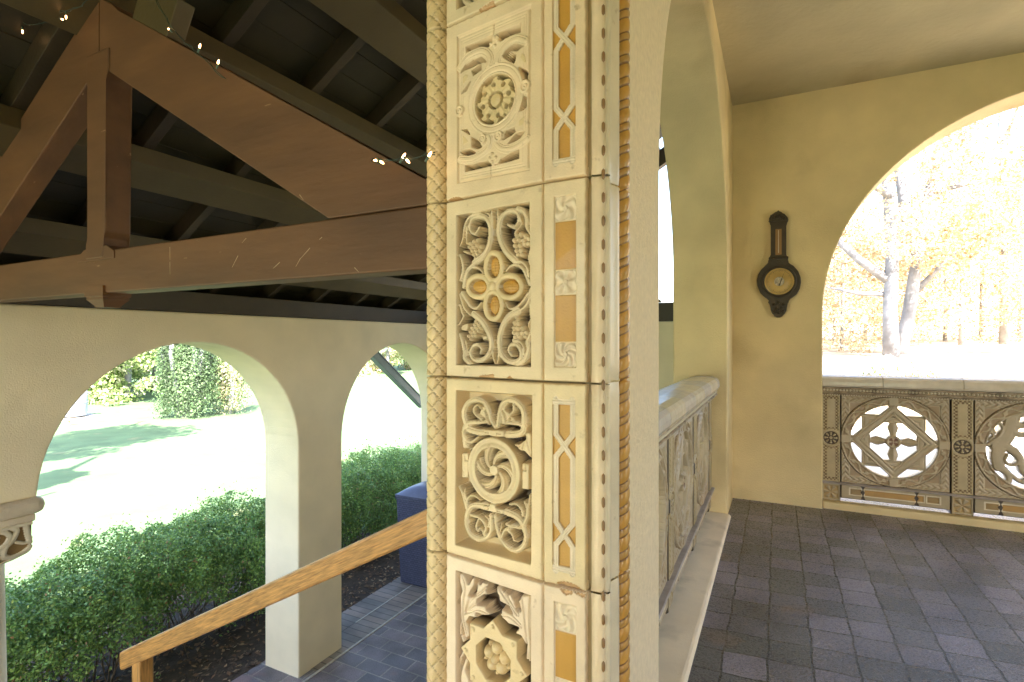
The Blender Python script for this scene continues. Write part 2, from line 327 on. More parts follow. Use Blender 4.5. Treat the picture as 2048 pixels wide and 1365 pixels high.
def panel_grapes(zb, ci):
    r = block(ci); D = .041
    rec = P(3, '100,278 1195,68', zb) + P(4, '1220,1275 100,1248', zb); r.cut(rec, D)
    r.fill(P(3, '100,278 1195,68 1195,200 100,420', zb), -.030, -D, .03)
    def st(c, t, a, b=None, top=-.004, g=.0032): r.stroke(P(c, t, zb), px(c, a), px(c, b or a), top, -D, 7, g)
    T = -.006
    # upper left scroll, leaves, grapes
    st(3, '340,985 470,890 555,740 588,560 580,420 520,310 420,272 325,310 275,400 295,510 360,540 420,455', 56, 26)
    st(3, '420,235 300,270 225,360 190,480 172,620 130,740', 40, 12); st(3, '235,440 225,560 230,700', 26, 16); st(3, '600,185 612,330 612,450', 26, 30, T); st(3, '500,220 560,250 590,330', 16, 22, T)
    for t in ('270,690 320,660 380,640 250,745 310,740 370,720 430,740 290,800 350,800 410,790 315,860 375,850 345,915', ):
        for p in P(3, t, zb): r.ball(p, px(3, 40), -.005, -.022)
    r.fill(P(3, '110,800 170,770 250,800 262,885 150,850', zb), -.010, -D)
    st(3, '120,870 150,960 165,1080 130,1250', 30, 34, T); st(3, '330,1005 240,1090 190,1230 180,1365', 26, 30); st(3, '470,1140 400,1065 310,1060 235,1150 195,1290', 20, 34)
    # upper right
    st(3, '960,955 840,835 752,680 712,510 732,350 795,245 890,190 985,215 1020,300 1000,390 940,440 850,405', 58, 28)
    st(3, '1000,165 1090,210 1140,330 1140,440 1185,530', 46, 30); st(3, '1040,300 1060,400 980,500 960,540', 20, 18); st(3, '690,190 700,300 690,420', 26, 30, T)
    for p in P(3, '965,560 1035,545 1105,575 930,640 1000,630 1070,645 1150,610 940,720 1015,715 1090,700 1150,690 965,800 1035,790 990,860 1050,860', zb): r.ball(p, px(3, 44), -.005, -.022)
    st(3, '830,1115 900,1035 1000,1025 1090,1090 1140,1200 1185,1300', 22, 40); st(3, '960,965 1080,985 1150,1080 1170,1190', 30, 22); st(3, '1195,790 1170,900 1185,1000', 30, 26, T)
    # lower left
    st(4, '330,480 450,585 540,725 595,880 588,1020 520,1140 420,1190 325,1160 285,1060 325,970 400,950 455,1010 440,1075', 56, 28)
    st(4, '130,790 160,900 190,1040 195,1150 270,1230', 34, 44); st(4, '215,890 235,1000 250,1090', 22, 16); r.fill(P(4, '105,655 170,610 248,600 240,700 215,760 110,745', zb), -.010, -D)
    for p in P(4, '350,590 330,640 395,640 290,690 355,690 420,685 265,750 330,745 395,740 240,815 305,805 275,860 350,810', zb): r.ball(p, px(4, 40), -.005, -.022)
    r.fill(P(4, '350,750 510,760 520,930 360,920', zb), -.020, -D, .01)
    st(4, '450,310 380,390 300,370 225,270 160,160', 22, 40); st(4, '285,495 200,400 150,260 130,180', 22, 30); st(4, '120,340 150,460 170,520 110,640', 26, 20, T)
    # lower right
    st(4, '1010,440 880,505 790,625 735,780 722,940 755,1090 840,1190 950,1215 1040,1160 1055,1060 1010,970 940,935 880,975 870,1050 915,1110', 58, 30)
    st(4, '1190,790 1150,900 1165,1020 1110,1170 1000,1240', 38, 50); st(4, '930,880 1030,900 1090,980 1095,1080', 24, 20); st(4, '1195,560 1160,640 1190,740', 18, 14, T)
    for p in P(4, '975,540 935,610 1000,620 925,690 985,690 1055,695 925,765 985,770 1055,765 1120,755 945,830 1015,825 1100,820', zb): r.ball(p, px(4, 44), -.005, -.022)
    st(4, '825,310 880,395 980,375 1080,290 1150,180', 20, 36); st(4, '1000,440 1110,370 1180,240 1190,120', 30, 34); st(4, '1195,330 1185,450 1205,580', 26, 16, T)
    st(4, '620,1060 625,1150 650,1235', 26, 14, T); st(4, '705,1060 705,1150 680,1235', 26, 14, T)
    # quatrefoil loops with amber beads
    for c, cx, cy, rx, ry in ((3, 648, 1050, 122, 214), (4, 412, 62, 160, 160), (4, 885, 62, 182, 170), (4, 643, 348, 126, 210)):
        ring = [(cx + rx * math.cos(a), cy + ry * math.sin(a)) for a in np.linspace(0, 2 * math.pi, 40)]
        txt = ' '.join('%f,%f' % q for q in ring); r.fill(P(c, txt, zb), -.020, -D)
        r.stroke(P(c, txt, zb), px(c, 44), px(c, 44), -.0015, -D, 2, .001, YELL)
        bead = ' '.join('%f,%f' % (cx + (rx - 42) * math.cos(a), cy + (ry - 52) * math.sin(a)) for a in np.linspace(0, 2 * math.pi, 30, endpoint=False))
        r.fill(P(c, bead, zb), -.009, -.020, .004, AMBER, .005)
        k = r.inside(P(c, bead, zb)); r.Z[k] -= .0012 * (np.abs(((r.V[k] * 170) % 1) - .5) > .42) + .001 * (np.abs(((r.U[k] * 120) % 1) - .5) > .44)
    r.ball(P(4, '625,50', zb)[0], px(4, 75), .001, -.006, YELL)
    return r
def panel_strap(zb, ci):
    r = block(ci); D = .050
    edge = P(1, '95,520 1172,55', zb) + P(2, '1150,1155 100,1352', zb); d = r.sdf(edge); r.Z -= .006 * sstep(.0, -.002, d)
    inn = P(1, '128,560 1135,125', zb) + P(2, '1112,1120 130,1310', zb); d2 = r.sdf(inn); r.Z += .0045 * sstep(.001, -.001, d2)
    for off in (.006, .011): r.Z -= .0016 * np.exp(-((d2 + off) / .0009) ** 2)
    def hole(c, t): r.cut(P(c, t, zb), D, .0016)
    for t in ('232,742 222,668 600,502 590,590 545,640 552,665 470,665 360,690', '660,487 1005,335 1000,455 900,485 790,540 720,590 705,530', '150,1040 220,940 320,860 440,815 510,885 440,890 310,960 200,1000', '742,762 800,690 900,630 1010,620 1052,650 960,720 860,720 760,800', '310,1010 440,910 440,1000 330,1080', '760,812 860,742 940,740 930,860 910,900 820,852', '980,960 1060,990 1110,1040 1100,1140 1050,1140', '160,1340 285,1170 230,1300'): hole(1, t)
    for t in ('165,568 232,565 275,640 250,622', '300,680 420,750 448,812 400,842 310,820', '128,882 280,850 372,915 290,942 200,930', '215,1172 212,1090 380,1060 520,1020 592,1082', '690,1050 720,1000 830,935 980,860 980,980 640,1072', '760,712 800,590 912,540 928,600 880,642', '830,765 940,632 1062,590 1000,682 900,742', '1010,300 1040,90 1092,110 1086,240'): hole(2, t)
    def st(c, t, a, b=None): r.stroke(P(c, t, zb), px(c, a), px(c, b or a), .002, -.012, 7, .0024)
    st(1, '140,970 230,840 340,765 450,730 535,765 575,850 545,960', 58); st(1, '1075,590 960,560 850,610 740,720 680,850 670,960', 60)
    st(2, '145,1000 300,990 430,930 530,850 572,740 540,660 475,700 470,765', 56, 44); st(2, '1110,700 1000,785 880,845 760,850 665,785 640,690 690,625 745,665', 56, 44)
    # oval with a pierced rosette
    c = face1(989, 198.5); c = np.array((c[0], c[1] - zb)); dx, dy = r.U - c[0], r.V - c[1]; q = np.hypot(dx, dy); th = np.arctan2(dy, dx)
    Zr = np.where(q > .051, .001 - .0022 * np.exp(-((q - .0555) / .0012) ** 2) - .0012 * np.exp(-((q - .067) / .0012) ** 2), -.010)
    lob = .0405 + .0050 * np.cos(8 * th + .4); Zr = np.where((q < .051) & (q < lob + .006) & (q > .019), -.0035 - .0012 * np.cos(8 * th) ** 2, Zr)
    Zr = np.where((q < .050) & (q > lob + .0035), -.036, Zr)
    for k in range(8):
        a = k * math.pi / 4 + .18; hx, hy = c[0] + .0335 * math.cos(a), c[1] + .0335 * math.sin(a); Zr = np.where(np.hypot(r.U - hx, r.V - hy) < .0052, -.036, Zr)
        a += .39; hx, hy = c[0] + .044 * math.cos(a), c[1] + .044 * math.sin(a); Zr = np.where(np.hypot(r.U - hx, r.V - hy) < .0046, -.036, Zr)
    Zr = np.where((q < .019) & (q > .0135), -.036, Zr); Zr = np.where(q <= .0135, -.001 - 60 * q * q * .3, Zr)
    k = q < .072; r.Z[k] = Zr[k]; r.C[q < .051] = YELL
    for cc, t, rad in ((1, '1085,1245', 82), (2, '142,305', 72), (2, '475,705', 62), (2, '700,670', 70)):
        p = P(cc, t, zb)[0]; dd = np.hypot(r.U - p[0], r.V - p[1]); rr = px(cc, rad); k = dd < rr; r.Z[k] = (.003 - .0018 * np.cos(dd / rr * 12))[k]
    for cc, t in ((1, '140,1330 120,1180 150,1060 220,1000 300,1010 310,1090 260,1200'), (1, '930,870 980,720 1060,680 1120,730 1150,850 1110,1020 1000,950'), (2, '120,700 150,590 240,610 310,700 300,790 240,830 150,860'), (2, '920,560 930,420 1020,330 1130,270 1120,440 1060,570 930,600')):
        pts = [tuple(v) for v in catmull(P(cc, t, zb) + P(cc, t, zb)[:1], 4)]; r.fill(pts, -.001, -.03, .012, YELL)
    for cc, t in ((1, '632,540 585,630 680,585 640,660'), (2, '600,920 560,985 650,975 600,1040')):
        for p in P(cc, t, zb): r.ball(p, px(cc, 46), .003, -.02)
    k = (np.abs(r.U - P(1, '622,400', zb)[0][0]) < .0012) & ((r.V > P(1, '622,490', zb)[0][1]) & (r.V < P(1, '622,310', zb)[0][1])); r.Z[k] -= .006
    k = (np.abs(r.U - P(2, '582,1180', zb)[0][0]) < .0010) & ((r.V < P(2, '582,1090', zb)[0][1]) & (r.V > P(2, '582,1285', zb)[0][1])); r.Z[k] -= .006
    return r
def panel_whirl(zb, ci):
    r = block(ci); D = .040
    rec = P(5, '105,65 1222,148', zb) + P(6, '1205,1375 92,1085', zb); r.cut(rec, D, .004); r.rec = rec
    for cc, tt in ((5, ('225,420 240,310 320,255 380,262 330,320 330,400 400,450 440,515 250,505', '960,280 1020,330 1035,430 1030,520 930,510 890,470 940,400', '350,600 500,575 620,600 480,620', '690,610 900,600 1005,625 960,655 830,660', '250,700 330,735 410,740 400,785 300,785', '900,820 1000,800 1075,780 1050,840 970,860', '630,270 690,260 665,420 680,600 640,580 610,400', '850,800 900,900 960,960 1060,1020 1150,1060 1190,1130 1060,1130 1000,980', '360,320 420,300 420,350 370,360', '850,290 900,280 900,350 850,350')),
                   (6, ('345,610 470,585 600,640 510,680 480,680', '275,700 390,705 370,790 360,870 400,920 460,900 470,950 400,965 320,900 280,800', '690,690 780,720 830,640 960,700 1000,800 900,790 760,740', '900,900 1060,890 1065,960 1040,1050 960,1010', '1000,1120 870,1090 815,1000 835,970 920,1060 1010,1075', '730,520 880,500 1010,560 1055,640 950,610 820,550', '1000,330 1100,310 1110,360 1070,440 1010,460 900,470', '120,210 270,215 330,320 200,300', '640,900 660,1010 620,1000'))):
        for t_ in tt: r.cut(P(cc, t_, zb), .048, .0015)
    def st(c, t, a, b=None, top=-.004, g=.0032): r.stroke(P(c, t, zb), px(c, a), px(c, b or a), top, -D, 7, g)
    def fl(c, t, top=-.006): r.fill(P(c, t, zb), top, -D, .004)
    fl(5, '430,262 540,300 600,450 662,608 560,580 480,500 430,490 340,400 390,390', -.010); st(5, '215,560 178,420 205,300 290,215 400,195 500,245 565,370 590,480 655,600', 52, 40)
    st(5, '440,480 350,400 340,320 395,275 445,325', 34, 22); st(5, '560,560 520,470 500,380', 22, 30)
    fl(5, '760,290 830,390 920,450 1030,545 900,560 820,580 690,600 672,450', -.010); st(5, '1092,620 1095,440 1060,310 960,215 850,200 765,260 722,400 700,590', 52, 40)
    st(5, '940,270 945,360 890,412 825,385 795,320 850,245', 32, 26); st(5, '870,490 820,560 790,470 760,380', 22, 26)
    st(5, '190,610 260,550 400,540 510,530', 42, 30); st(5, '250,650 400,690 540,690', 52, 50); st(5, '830,725 960,725 1065,690 1105,590', 54, 54); st(5, '840,545 1000,560 1060,580', 30, 34)
    r.fill(P(5, '480,618 825,640 832,778 690,775 600,760 500,742', zb), -.001, -D)
    for a, b in (('520,680 575,685', 5), ('575,685 575,735', 5), ('705,700 765,702', 5), ('705,700 700,760', 5)): 
        d, _ = r.dist(P(5, a, zb)); r.Z -= .003 * np.exp(-(d / .0011) ** 2)
    st(5, '250,590 185,640 180,730 225,805 300,835 400,770', 46, 26); st(5, '205,780 200,900', 48, 40); st(5, '170,680 190,860 240,900', 30, 40)
    fl(5, '1090,690 1180,670 1212,760 1212,1135 1150,1070 1090,1005 1040,1000 960,940 880,850 1000,855 1085,790', -.008)
    for t in ('1120,760 1150,900 1195,1060', '1100,780 1080,900 1060,980', '1090,770 1010,900 960,920'):
        d, _ = r.dist(catmull(P(5, t, zb))); r.Z -= .003 * np.exp(-(d / .002) ** 2)
    fl(5, '148,985 272,985 272,1400 148,1400', -.004); fl(5, '1058,1130 1195,1155 1195,1590 1055,1570', -.004)
    for t in ('205,1050 205,1115', '205,1115 265,1115', '1130,1180 1130,1270', '1070,1265 1130,1270', '190,1280 190,1340'):
        d, _ = r.dist(P(5, t, zb)); r.Z -= .003 * np.exp(-(d / .0012) ** 2)
    st(6, '560,540 360,515 262,570 222,700 228,830 290,960 400,1028 510,1012 585,930 598,800 590,670', 50, 36); st(6, '400,740 375,830 395,900 440,860 480,920', 26, 22); st(6, '290,660 400,690 485,765 520,860 490,950', 28, 34); st(6, '560,830 570,740 510,670', 30, 14)
    r.fill(P(6, '472,488 575,490 575,450 700,470 700,530 822,560 812,668 470,592', zb), -.001, -D)
    for a in ('520,560 572,555', '572,500 572,555', '705,545 705,590', '705,590 755,600'):
        d, _ = r.dist(P(6, a, zb)); r.Z -= .003 * np.exp(-(d / .0011) ** 2)
    st(6, '815,615 950,670 1040,745 1090,850 1128,1000 1085,1130 980,1205 860,1160 765,1060 705,930 675,800 665,670', 52, 34); st(6, '1100,860 960,845 830,800', 30, 26); st(6, '765,980 800,900 870,870', 30, 34); st(6, '850,880 920,960 945,1040 1000,1065', 34, 16); st(6, '745,900 760,780', 20, 12)
    st(6, '1080,820 1140,700 1150,570 1110,460', 46, 26); st(6, '890,495 980,490 1060,565 1085,660', 26, 34); st(6, '1150,640 1170,500 1195,360', 26, 24)
    st(6, '120,230 165,330 205,470 240,560', 26, 46); st(6, '430,430 370,380 290,365 230,440 225,540', 18, 40); st(6, '210,250 200,340 240,450', 16, 28)
    c = face1(985.3, 942); c = np.array((c[0], c[1] - zb)); dx, dy = r.U - c[0], r.V - c[1]; q = np.hypot(dx, dy); th = np.arctan2(dy, dx)
    a = th + q * 26; s6 = np.cos(6 * a / 1.0); Zr = np.where(s6 > -.45, -.006 - .0035 * (1 - s6) - .0016 * np.cos(24 * a), -D - .006)
    Zr = np.where(q < .0105, -.003, Zr); Zr = np.where(q > .0475, -.001 - .0022 * np.exp(-((q - .0575) / .004) ** 2) - .004 * sstep(.066, .0685, q), Zr)
    k = q < .0685; r.Z[k] = Zr[k]
    return r
def panel_star(zb, ci):
    r = block(ci); D = .046
    rec = P(7, '70,98 915,385', zb); lo = -.02 + (JZ[ci] + .03 - zb); rec += [(rec[1][0], .03), (rec[0][0], .03)]; r.cut(rec, D)
    for t in ('80,110 130,140 170,200 185,250 215,190 232,160 270,200 265,290 230,340 200,400 250,390 270,320 280,185 310,220 320,250 350,205 370,235 450,240 420,300 400,340 432,425 380,400 300,450 290,490 400,495 400,550 470,640 370,640 280,610 295,675 210,650 165,720 200,880 150,900 90,650 80,400 100,330 75,230',
              '490,250 560,300 580,340 600,295 640,370 665,335 700,420 750,480 770,560 740,560 720,430 760,430 780,355 800,380 880,370 912,400 912,1190 830,1130 830,960 780,870 700,840 720,780 745,770 640,735 610,700 560,660 505,640 530,600 550,580 545,515 620,560 672,592 640,530 530,470 520,400 500,370',
              '75,1050 130,1080 110,1200 90,1400 75,1400', '80,820 130,830 170,930 120,960'):
        r.fill(P(7, t, zb), -.006, -D, .005); vc = face1(900 + 485 / 5.689, 1125 + 1128 / 5.689)[1] - zb; r.fill([(u_, max(2 * vc - v_, .032)) for u_, v_ in P(7, t, zb)], -.006, -D, .005)
    for t in ('110,150 150,300 130,480 130,640 170,850', '280,230 270,340 200,430 140,600', '440,260 330,360 210,450 140,600', '400,520 260,500 150,600', '460,630 300,560 160,600', '500,260 600,420 740,620', '600,310 660,450 750,600', '660,350 720,480 760,620', '540,530 660,600 780,720', '530,630 650,640 790,760', '790,380 820,600 850,900 870,1150', '890,390 880,620 890,900'):
        d, _ = r.dist(catmull(P(7, t, zb))); k = r.Z > -.02; r.Z -= k * .0042 * np.exp(-(d / .0016) ** 2)
    c = face1(900 + 485 / 5.689, 1125 + 1128 / 5.689); c = np.array((c[0], c[1] - zb)); Rr = .0885
    star = [(c[0] + (Rr if i % 2 == 0 else Rr * .765) * math.cos(R(22.5 * i)), c[1] + (Rr if i % 2 == 0 else Rr * .765) * math.sin(R(22.5 * i))) for i in range(16)]
    r.fill(star, .001, -D, .0025, YELL); octo = [(c[0] + .046 * math.cos(R(45 * i + 22.5)), c[1] + .046 * math.sin(R(45 * i + 22.5))) for i in range(8)]; r.cut(octo, D, .0015)
    for i in range(8): r.ball((c[0] + .072 * math.cos(R(45 * i)), c[1] + .072 * math.sin(R(45 * i))), .0045, .0032, .001, YELL)
    for i in range(5):
        p = (c[0] + .021 * math.cos(R(72 * i + 90)), c[1] + .021 * math.sin(R(72 * i + 90))); r.ball(p, .0135, -.004, -.022); q = (c[0] + .031 * math.cos(R(72 * i + 54)), c[1] + .031 * math.sin(R(72 * i + 54))); r.ball(q, .006, -.012, -.026)
    r.ball(c, .0088, .0, -.012)
    return r
def chipped(r, pts, f, zb, depth=.0035):
    q = [f(a, b) for a, b in pts]; q = [(u, v - zb) for u, v in q]; d = r.sdf(q) + .0011 * np.sin(r.U * 900) * np.sin(r.V * 1100); k = d < 0
    r.Z[k] -= depth * sstep(0, -.0015, d)[k]; r.C[k] = CLAY
O1 = lambda z: (PA[0], PA[1], z + .0015); N3 = (PN[0], PN[1], 0); U3 = (PD[0], PD[1], 0)
if PN[1] > 0: N3 = (-PN[0], -PN[1], 0)
built = {}
for ci, fn in ((1, panel_star), (2, panel_whirl), (3, panel_grapes), (4, panel_strap)):
    zb = JZ[ci] + .0015; r = fn(zb, ci)
    if ci == 3:
        chipped(r, [(850 + x / 3.41, 370 + y / 3.41) for x, y in ((345, 1335), (375, 1300), (470, 1290), (472, 1345))], face1, zb); chipped(r, [(850 + x / 3.41, 370 + y / 3.41) for x, y in ((535, 1340), (575, 1300), (600, 1325), (660, 1340))], face1, zb)
    if ci == 4: chipped(r, [(893, 402), (900, 398), (912, 393), (922, 396), (915, 401), (896, 408)], face1, zb)
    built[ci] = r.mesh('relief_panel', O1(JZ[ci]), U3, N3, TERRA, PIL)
for ci, src in ((5, 3), (0, 4)):
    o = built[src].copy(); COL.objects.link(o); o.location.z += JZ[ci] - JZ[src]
for ci, l in ((1, 'relief panel with an eight pointed star and flower'), (2, 'relief panel with a pinwheel in a ring of scrolls'), (3, 'relief panel with a quatrefoil of amber beads and grapes'), (4, 'relief panel with an oval rosette in strapwork')): built[ci]['label'] = l
# ---- second face: narrow inlaid strips
F2A = np.array((-.4035, .9395)); F2B = np.array((-.316, .9375)); F2D = (F2B - F2A) / np.linalg.norm(F2B - F2A); F2W = float(np.linalg.norm(F2B - F2A)); F2N = np.array((F2D[1], -F2D[0]))
def face2(px_, py_):
    r = ray(px_, py_); t = (F2A @ F2N) / (r[0] * F2N[0] + r[1] * F2N[1]); return np.array(((np.array((r[0] * t, r[1] * t)) - F2A) @ F2D, H + r[2] * t))
def rosette(r, u0, u1, v0, v1, kind):
    c = ((u0 + u1) / 2, (v0 + v1) / 2); h = (u1 - u0) / 2; dx, dy = (r.U - c[0]) / h, (r.V - c[1]) / ((v1 - v0) / 2); k = (np.abs(dx) < .96) & (np.abs(dy) < .96); q = np.hypot(dx, dy); th = np.arctan2(dy, dx)
    n = (4, 5, 6)[kind % 3]; z = -.0030 + .0026 * np.cos(n * (th + (q * 1.3 if kind % 2 == 0 else 0))) * np.clip(q * 1.6, 0, 1) * (q < 1.15); z = np.where(q < .22, .0006, z); z += -.0008 * np.cos(q * 9)
    r.Z[k] = z[k]; r.C[k] = (.79, .66, .48, 1)
def inlay_lattice(ci, crosses, top, bot):
    zb = JZ[ci] + .0015; r = block(ci, F2W); u0, u1 = face2(1105.6, 900)[0], face2(1150.5, 900)[0]; vt, vb = face2(1128, top)[1] - zb, face2(1128, bot)[1] - zb
    r.cut([(u0, vb), (u1, vb), (u1, vt), (u0, vt)], .0045, .0008, AMBER); a, b = u0 + .0062, u1 - .0062; dv = .021
    cv = [face2(1128, y)[1] - zb for y in crosses]; L = [(a, vt)]; s = 0
    for y in cv: L += [((a, b)[s], y + dv), ((b, a)[s], y - dv)]; s = 1 - s
    L += [((a, b)[s], vb)]; M = [(u0 + u1 - x, y) for x, y in L]
    for Q in (M, L):
        d, _ = r.dist(Q); h = -.0002 - .0012 * (np.abs(d - .0028) < .0008); k = d < .0055; r.Z[k] = h[k]; r.C[k] = (.78, .65, .47, 1)
    for y in (vt - .005, vb + .005):
        k = (np.abs(r.V - y) < .0055) & (r.U > u0) & (r.U < u1); r.Z[k] = (-.0002 - .0012 * (np.abs(np.abs(r.V - y) - .0028) < .0008))[k]; r.C[k] = (.78, .65, .47, 1)
    return r, zb
def inlay_squares(ci, ys):
    zb = JZ[ci] + .0015; r = block(ci, F2W); u0, u1 = face2(1108.5, 560)[0], face2(1152, 560)[0]; vs_ = [face2(1130, y)[1] - zb for y in ys]
    r.cut([(u0, vs_[-1]), (u1, vs_[-1]), (u1, vs_[0]), (u0, vs_[0])], .004, .0008)
    for i in range(len(ys) - 1):
        if i % 2 == 0: rosette(r, u0, u1, vs_[i + 1], vs_[i], i // 2)
        else:
            k = (r.U > u0 + .001) & (r.U < u1 - .0005) & (r.V > vs_[i + 1] + .0012) & (r.V < vs_[i] - .0012); r.C[k] = AMBER; r.Z[k] = -.0018
            e = np.minimum(r.U - u0, u1 - r.U); g = k & (e < .010); mixv = np.clip((.010 - e) / .010, 0, 1)[g][:, None] * .45; r.C[g] = r.C[g] * (1 - mixv) + np.array(AMBER2) * mixv * .8
    return r, zb
specs = [(4, inlay_lattice(4, (75, 235), -90, 326)), (3, inlay_squares(3, (391, 442, 540, 590, 685, 735))), (2, inlay_lattice(2, (893, 1070), 799, 1146)), (1, inlay_squares(1, (1209, 1265, 1362, 1412, 1508, 1560)))]
n2 = (0, -1, 0); strips = {}
for ci, (r, zb) in specs:
    if ci == 2: chipped(r, [(1085 + x / 6.07, 1140 + y / 6.07) for x, y in ((175, 150), (260, 140), (350, 160), (440, 205), (520, 290), (520, 300), (200, 235))], face2, zb)
    if ci == 1: chipped(r, [(1085 + x / 6.07, 1140 + y / 6.07) for x, y in ((200, 230), (520, 300), (510, 350), (430, 310), (370, 265), (360, 300), (280, 312), (240, 285))], face2, zb)
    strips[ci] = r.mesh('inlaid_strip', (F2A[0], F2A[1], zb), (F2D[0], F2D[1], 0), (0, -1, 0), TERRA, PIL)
for ci, src in ((5, 3), (0, 4)):
    o = strips[src].copy(); COL.objects.link(o); o.location.z += JZ[ci] - JZ[src]
# ---- dividing groove, corner fillet with pellets, hollow moulding, rope, woven roll, backing
ZT = 2.60
def stack_prism(name, plan, m, parent, col=CREAM, rough=0):
    """vertical moulding of the given open plan, cut by the course joints"""
    V = []; Q = []; n = len(plan)
    for ci in range(7):
        z0 = JZ[ci] + .002; z1 = (JZ + [ZT])[ci + 1] - .002; nz = 22
        for j in range(nz + 1):
            z = z0 + (z1 - z0) * j / nz; pinch = .005 if j in (0, nz) else 0
            for i, (x, y) in enumerate(plan): V.append((x - pinch * .5 + rough * (rng.random() - .5), y + pinch, z))
        b = len(V) - (nz + 1) * n
        for j in range(nz):
            for i in range(n - 1): k = b + j * n + i; Q.append((k, k + 1, k + n + 1, k + n))
    C = np.tile(np.array(col), (len(V), 1)); return npmesh(name, V, Q, m, parent, False, C)
stack_prism('dividing_groove', [(-.3175, .939), (-.316, .951), (-.3075, .951), (-.307, .941)], TERRA, PIL, (.46, .34, .17, 1))
stack_prism('corner_fillet', [(-.307, .951), (-.307, .941), (-.2885, .942), (-.2845, .944), (-.283, .948), (-.283, .956)], TERRA, PIL, (.76, .61, .42, 1), .0006)
stack_prism('hollow_moulding', [(-.2838, .9485), (-.2785, .9490), (-.2755, .954), (-.2755, .959), (-.284, .968), (-.288, .985), (-.287, 1.005), (-.281, 1.022), (-.279, 1.030), (-.284, 1.034)], TERRA, PIL, (.72, .62, .45, 1))
V = []; Q = []; ln = .0105
for j, t in enumerate(np.linspace(-1, 1, 7)):
    rr = .0034 * math.sqrt(max(1 - abs(t) ** 3.5, 0)) + .0002
    for k in range(8): g = k * math.pi / 4; V.append((-.2855 + rr * math.cos(g), .9435 + rr * math.sin(g) * .9, t * ln))
for j in range(6):
    for k in range(8): Q.append((j * 8 + k, j * 8 + (k + 1) % 8, j * 8 + 8 + (k + 1) % 8, j * 8 + 8 + k))
pel = npmesh('pellet', V, Q, TERRA, PIL, True, np.tile(np.array(BROWN), (len(V), 1))); pz = pel.location.z; pel.location.z = pz + .03
for k in range(1, 58): o = pel.copy(); COL.objects.link(o); o.location.z = pz + .03 + .043 * k
# rope: amber strand with pairs of small beads in the lay
nz, na = 1500, 26; zz, aa = np.meshgrid(np.linspace(0, ZT, nz), np.linspace(0, 2 * np.pi, na, endpoint=False), indexing='ij')
ph = (zz / .0455 - aa / (2 * np.pi)) % 1.0; lay = ph
rad = .0150 + .0032 * np.sin(np.clip(lay / .64, 0, 1) * np.pi) ** .6 * (lay < .64) - .001 * (lay >= .64)
bead = np.abs(((lay - .64) / .36) - .5) * 2; along = (aa * 3.2 / np.pi * 2) % 1
rad = np.where(lay >= .64, .0148 + .0032 * np.sqrt(np.clip(1 - bead ** 2, 0, 1)) * np.sqrt(np.clip(1 - (2 * along - 1) ** 2, 0, 1)), rad)
for j in JZ: rad = np.where(np.abs(zz - j) < .0025, .0125, rad)
VV = np.stack((-.2865 + rad * np.cos(aa), 1.070 + rad * np.sin(aa) * 1.1, zz), -1).reshape(-1, 3)
idx = np.arange(nz * na).reshape(nz, na); QQ = np.stack((idx[:-1], np.roll(idx, -1, 1)[:-1], np.roll(idx, -1, 1)[1:], idx[1:]), -1).reshape(-1, 4)
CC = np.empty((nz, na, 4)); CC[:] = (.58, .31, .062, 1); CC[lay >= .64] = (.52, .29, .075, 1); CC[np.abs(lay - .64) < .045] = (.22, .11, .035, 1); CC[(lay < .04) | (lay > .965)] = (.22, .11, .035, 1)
npmesh('rope_moulding', VV, QQ, TERRA, PIL, True, CC.reshape(-1, 4))
# woven roll on the outer edge
nz, na = 1300, 44; zz, aa = np.meshgrid(np.linspace(0, ZT, nz), np.linspace(R(150), R(385), na), indexing='ij'); x = (aa - R(255)) / R(110)
lat = np.sin(aa - R(304)) * .027; u1 = (zz + 1.15 * lat) / .036; u2 = (zz - 1.15 * lat) / .036; par = (np.floor(u1) + np.floor(u2)) % 2
ff = np.where(par == 0, u1, u2) % 1; gg = np.where(par == 0, u2, u1) % 1; d = np.abs(ff - .5); rad = .0272 + .0018 * sstep(.5, .30, d) * (.55 + .45 * np.sin(np.pi * gg)) - .0006 * (np.abs(d - .22) < .03)
rad = np.where((d > .455), .0248, rad)
for j in JZ: rad = np.where(np.abs(zz - j) < .0022, .021, rad)
VV = np.stack((-.683 + rad * np.cos(aa), .998 + rad * np.sin(aa), zz), -1).reshape(-1, 3); idx = np.arange(nz * na).reshape(nz, na)
QQ = np.stack((idx[:-1, :-1], idx[:-1, 1:], idx[1:, 1:], idx[1:, :-1]), -1).reshape(-1, 4)
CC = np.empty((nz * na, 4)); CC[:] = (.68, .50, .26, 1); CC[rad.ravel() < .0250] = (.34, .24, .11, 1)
npmesh('woven_border', VV, QQ, TERRA, PIL, True, CC)
prism('backing', [(-.676, 1.030, 0), (-.600, 1.030, 0), (-.405, .999, 0), (-.320, .978, 0), (-.292, .965, 0), (-.292, 1.060, 0), (-.676, 1.060, 0)], (0, 0, ZT), STUCCO, PIL, 0)
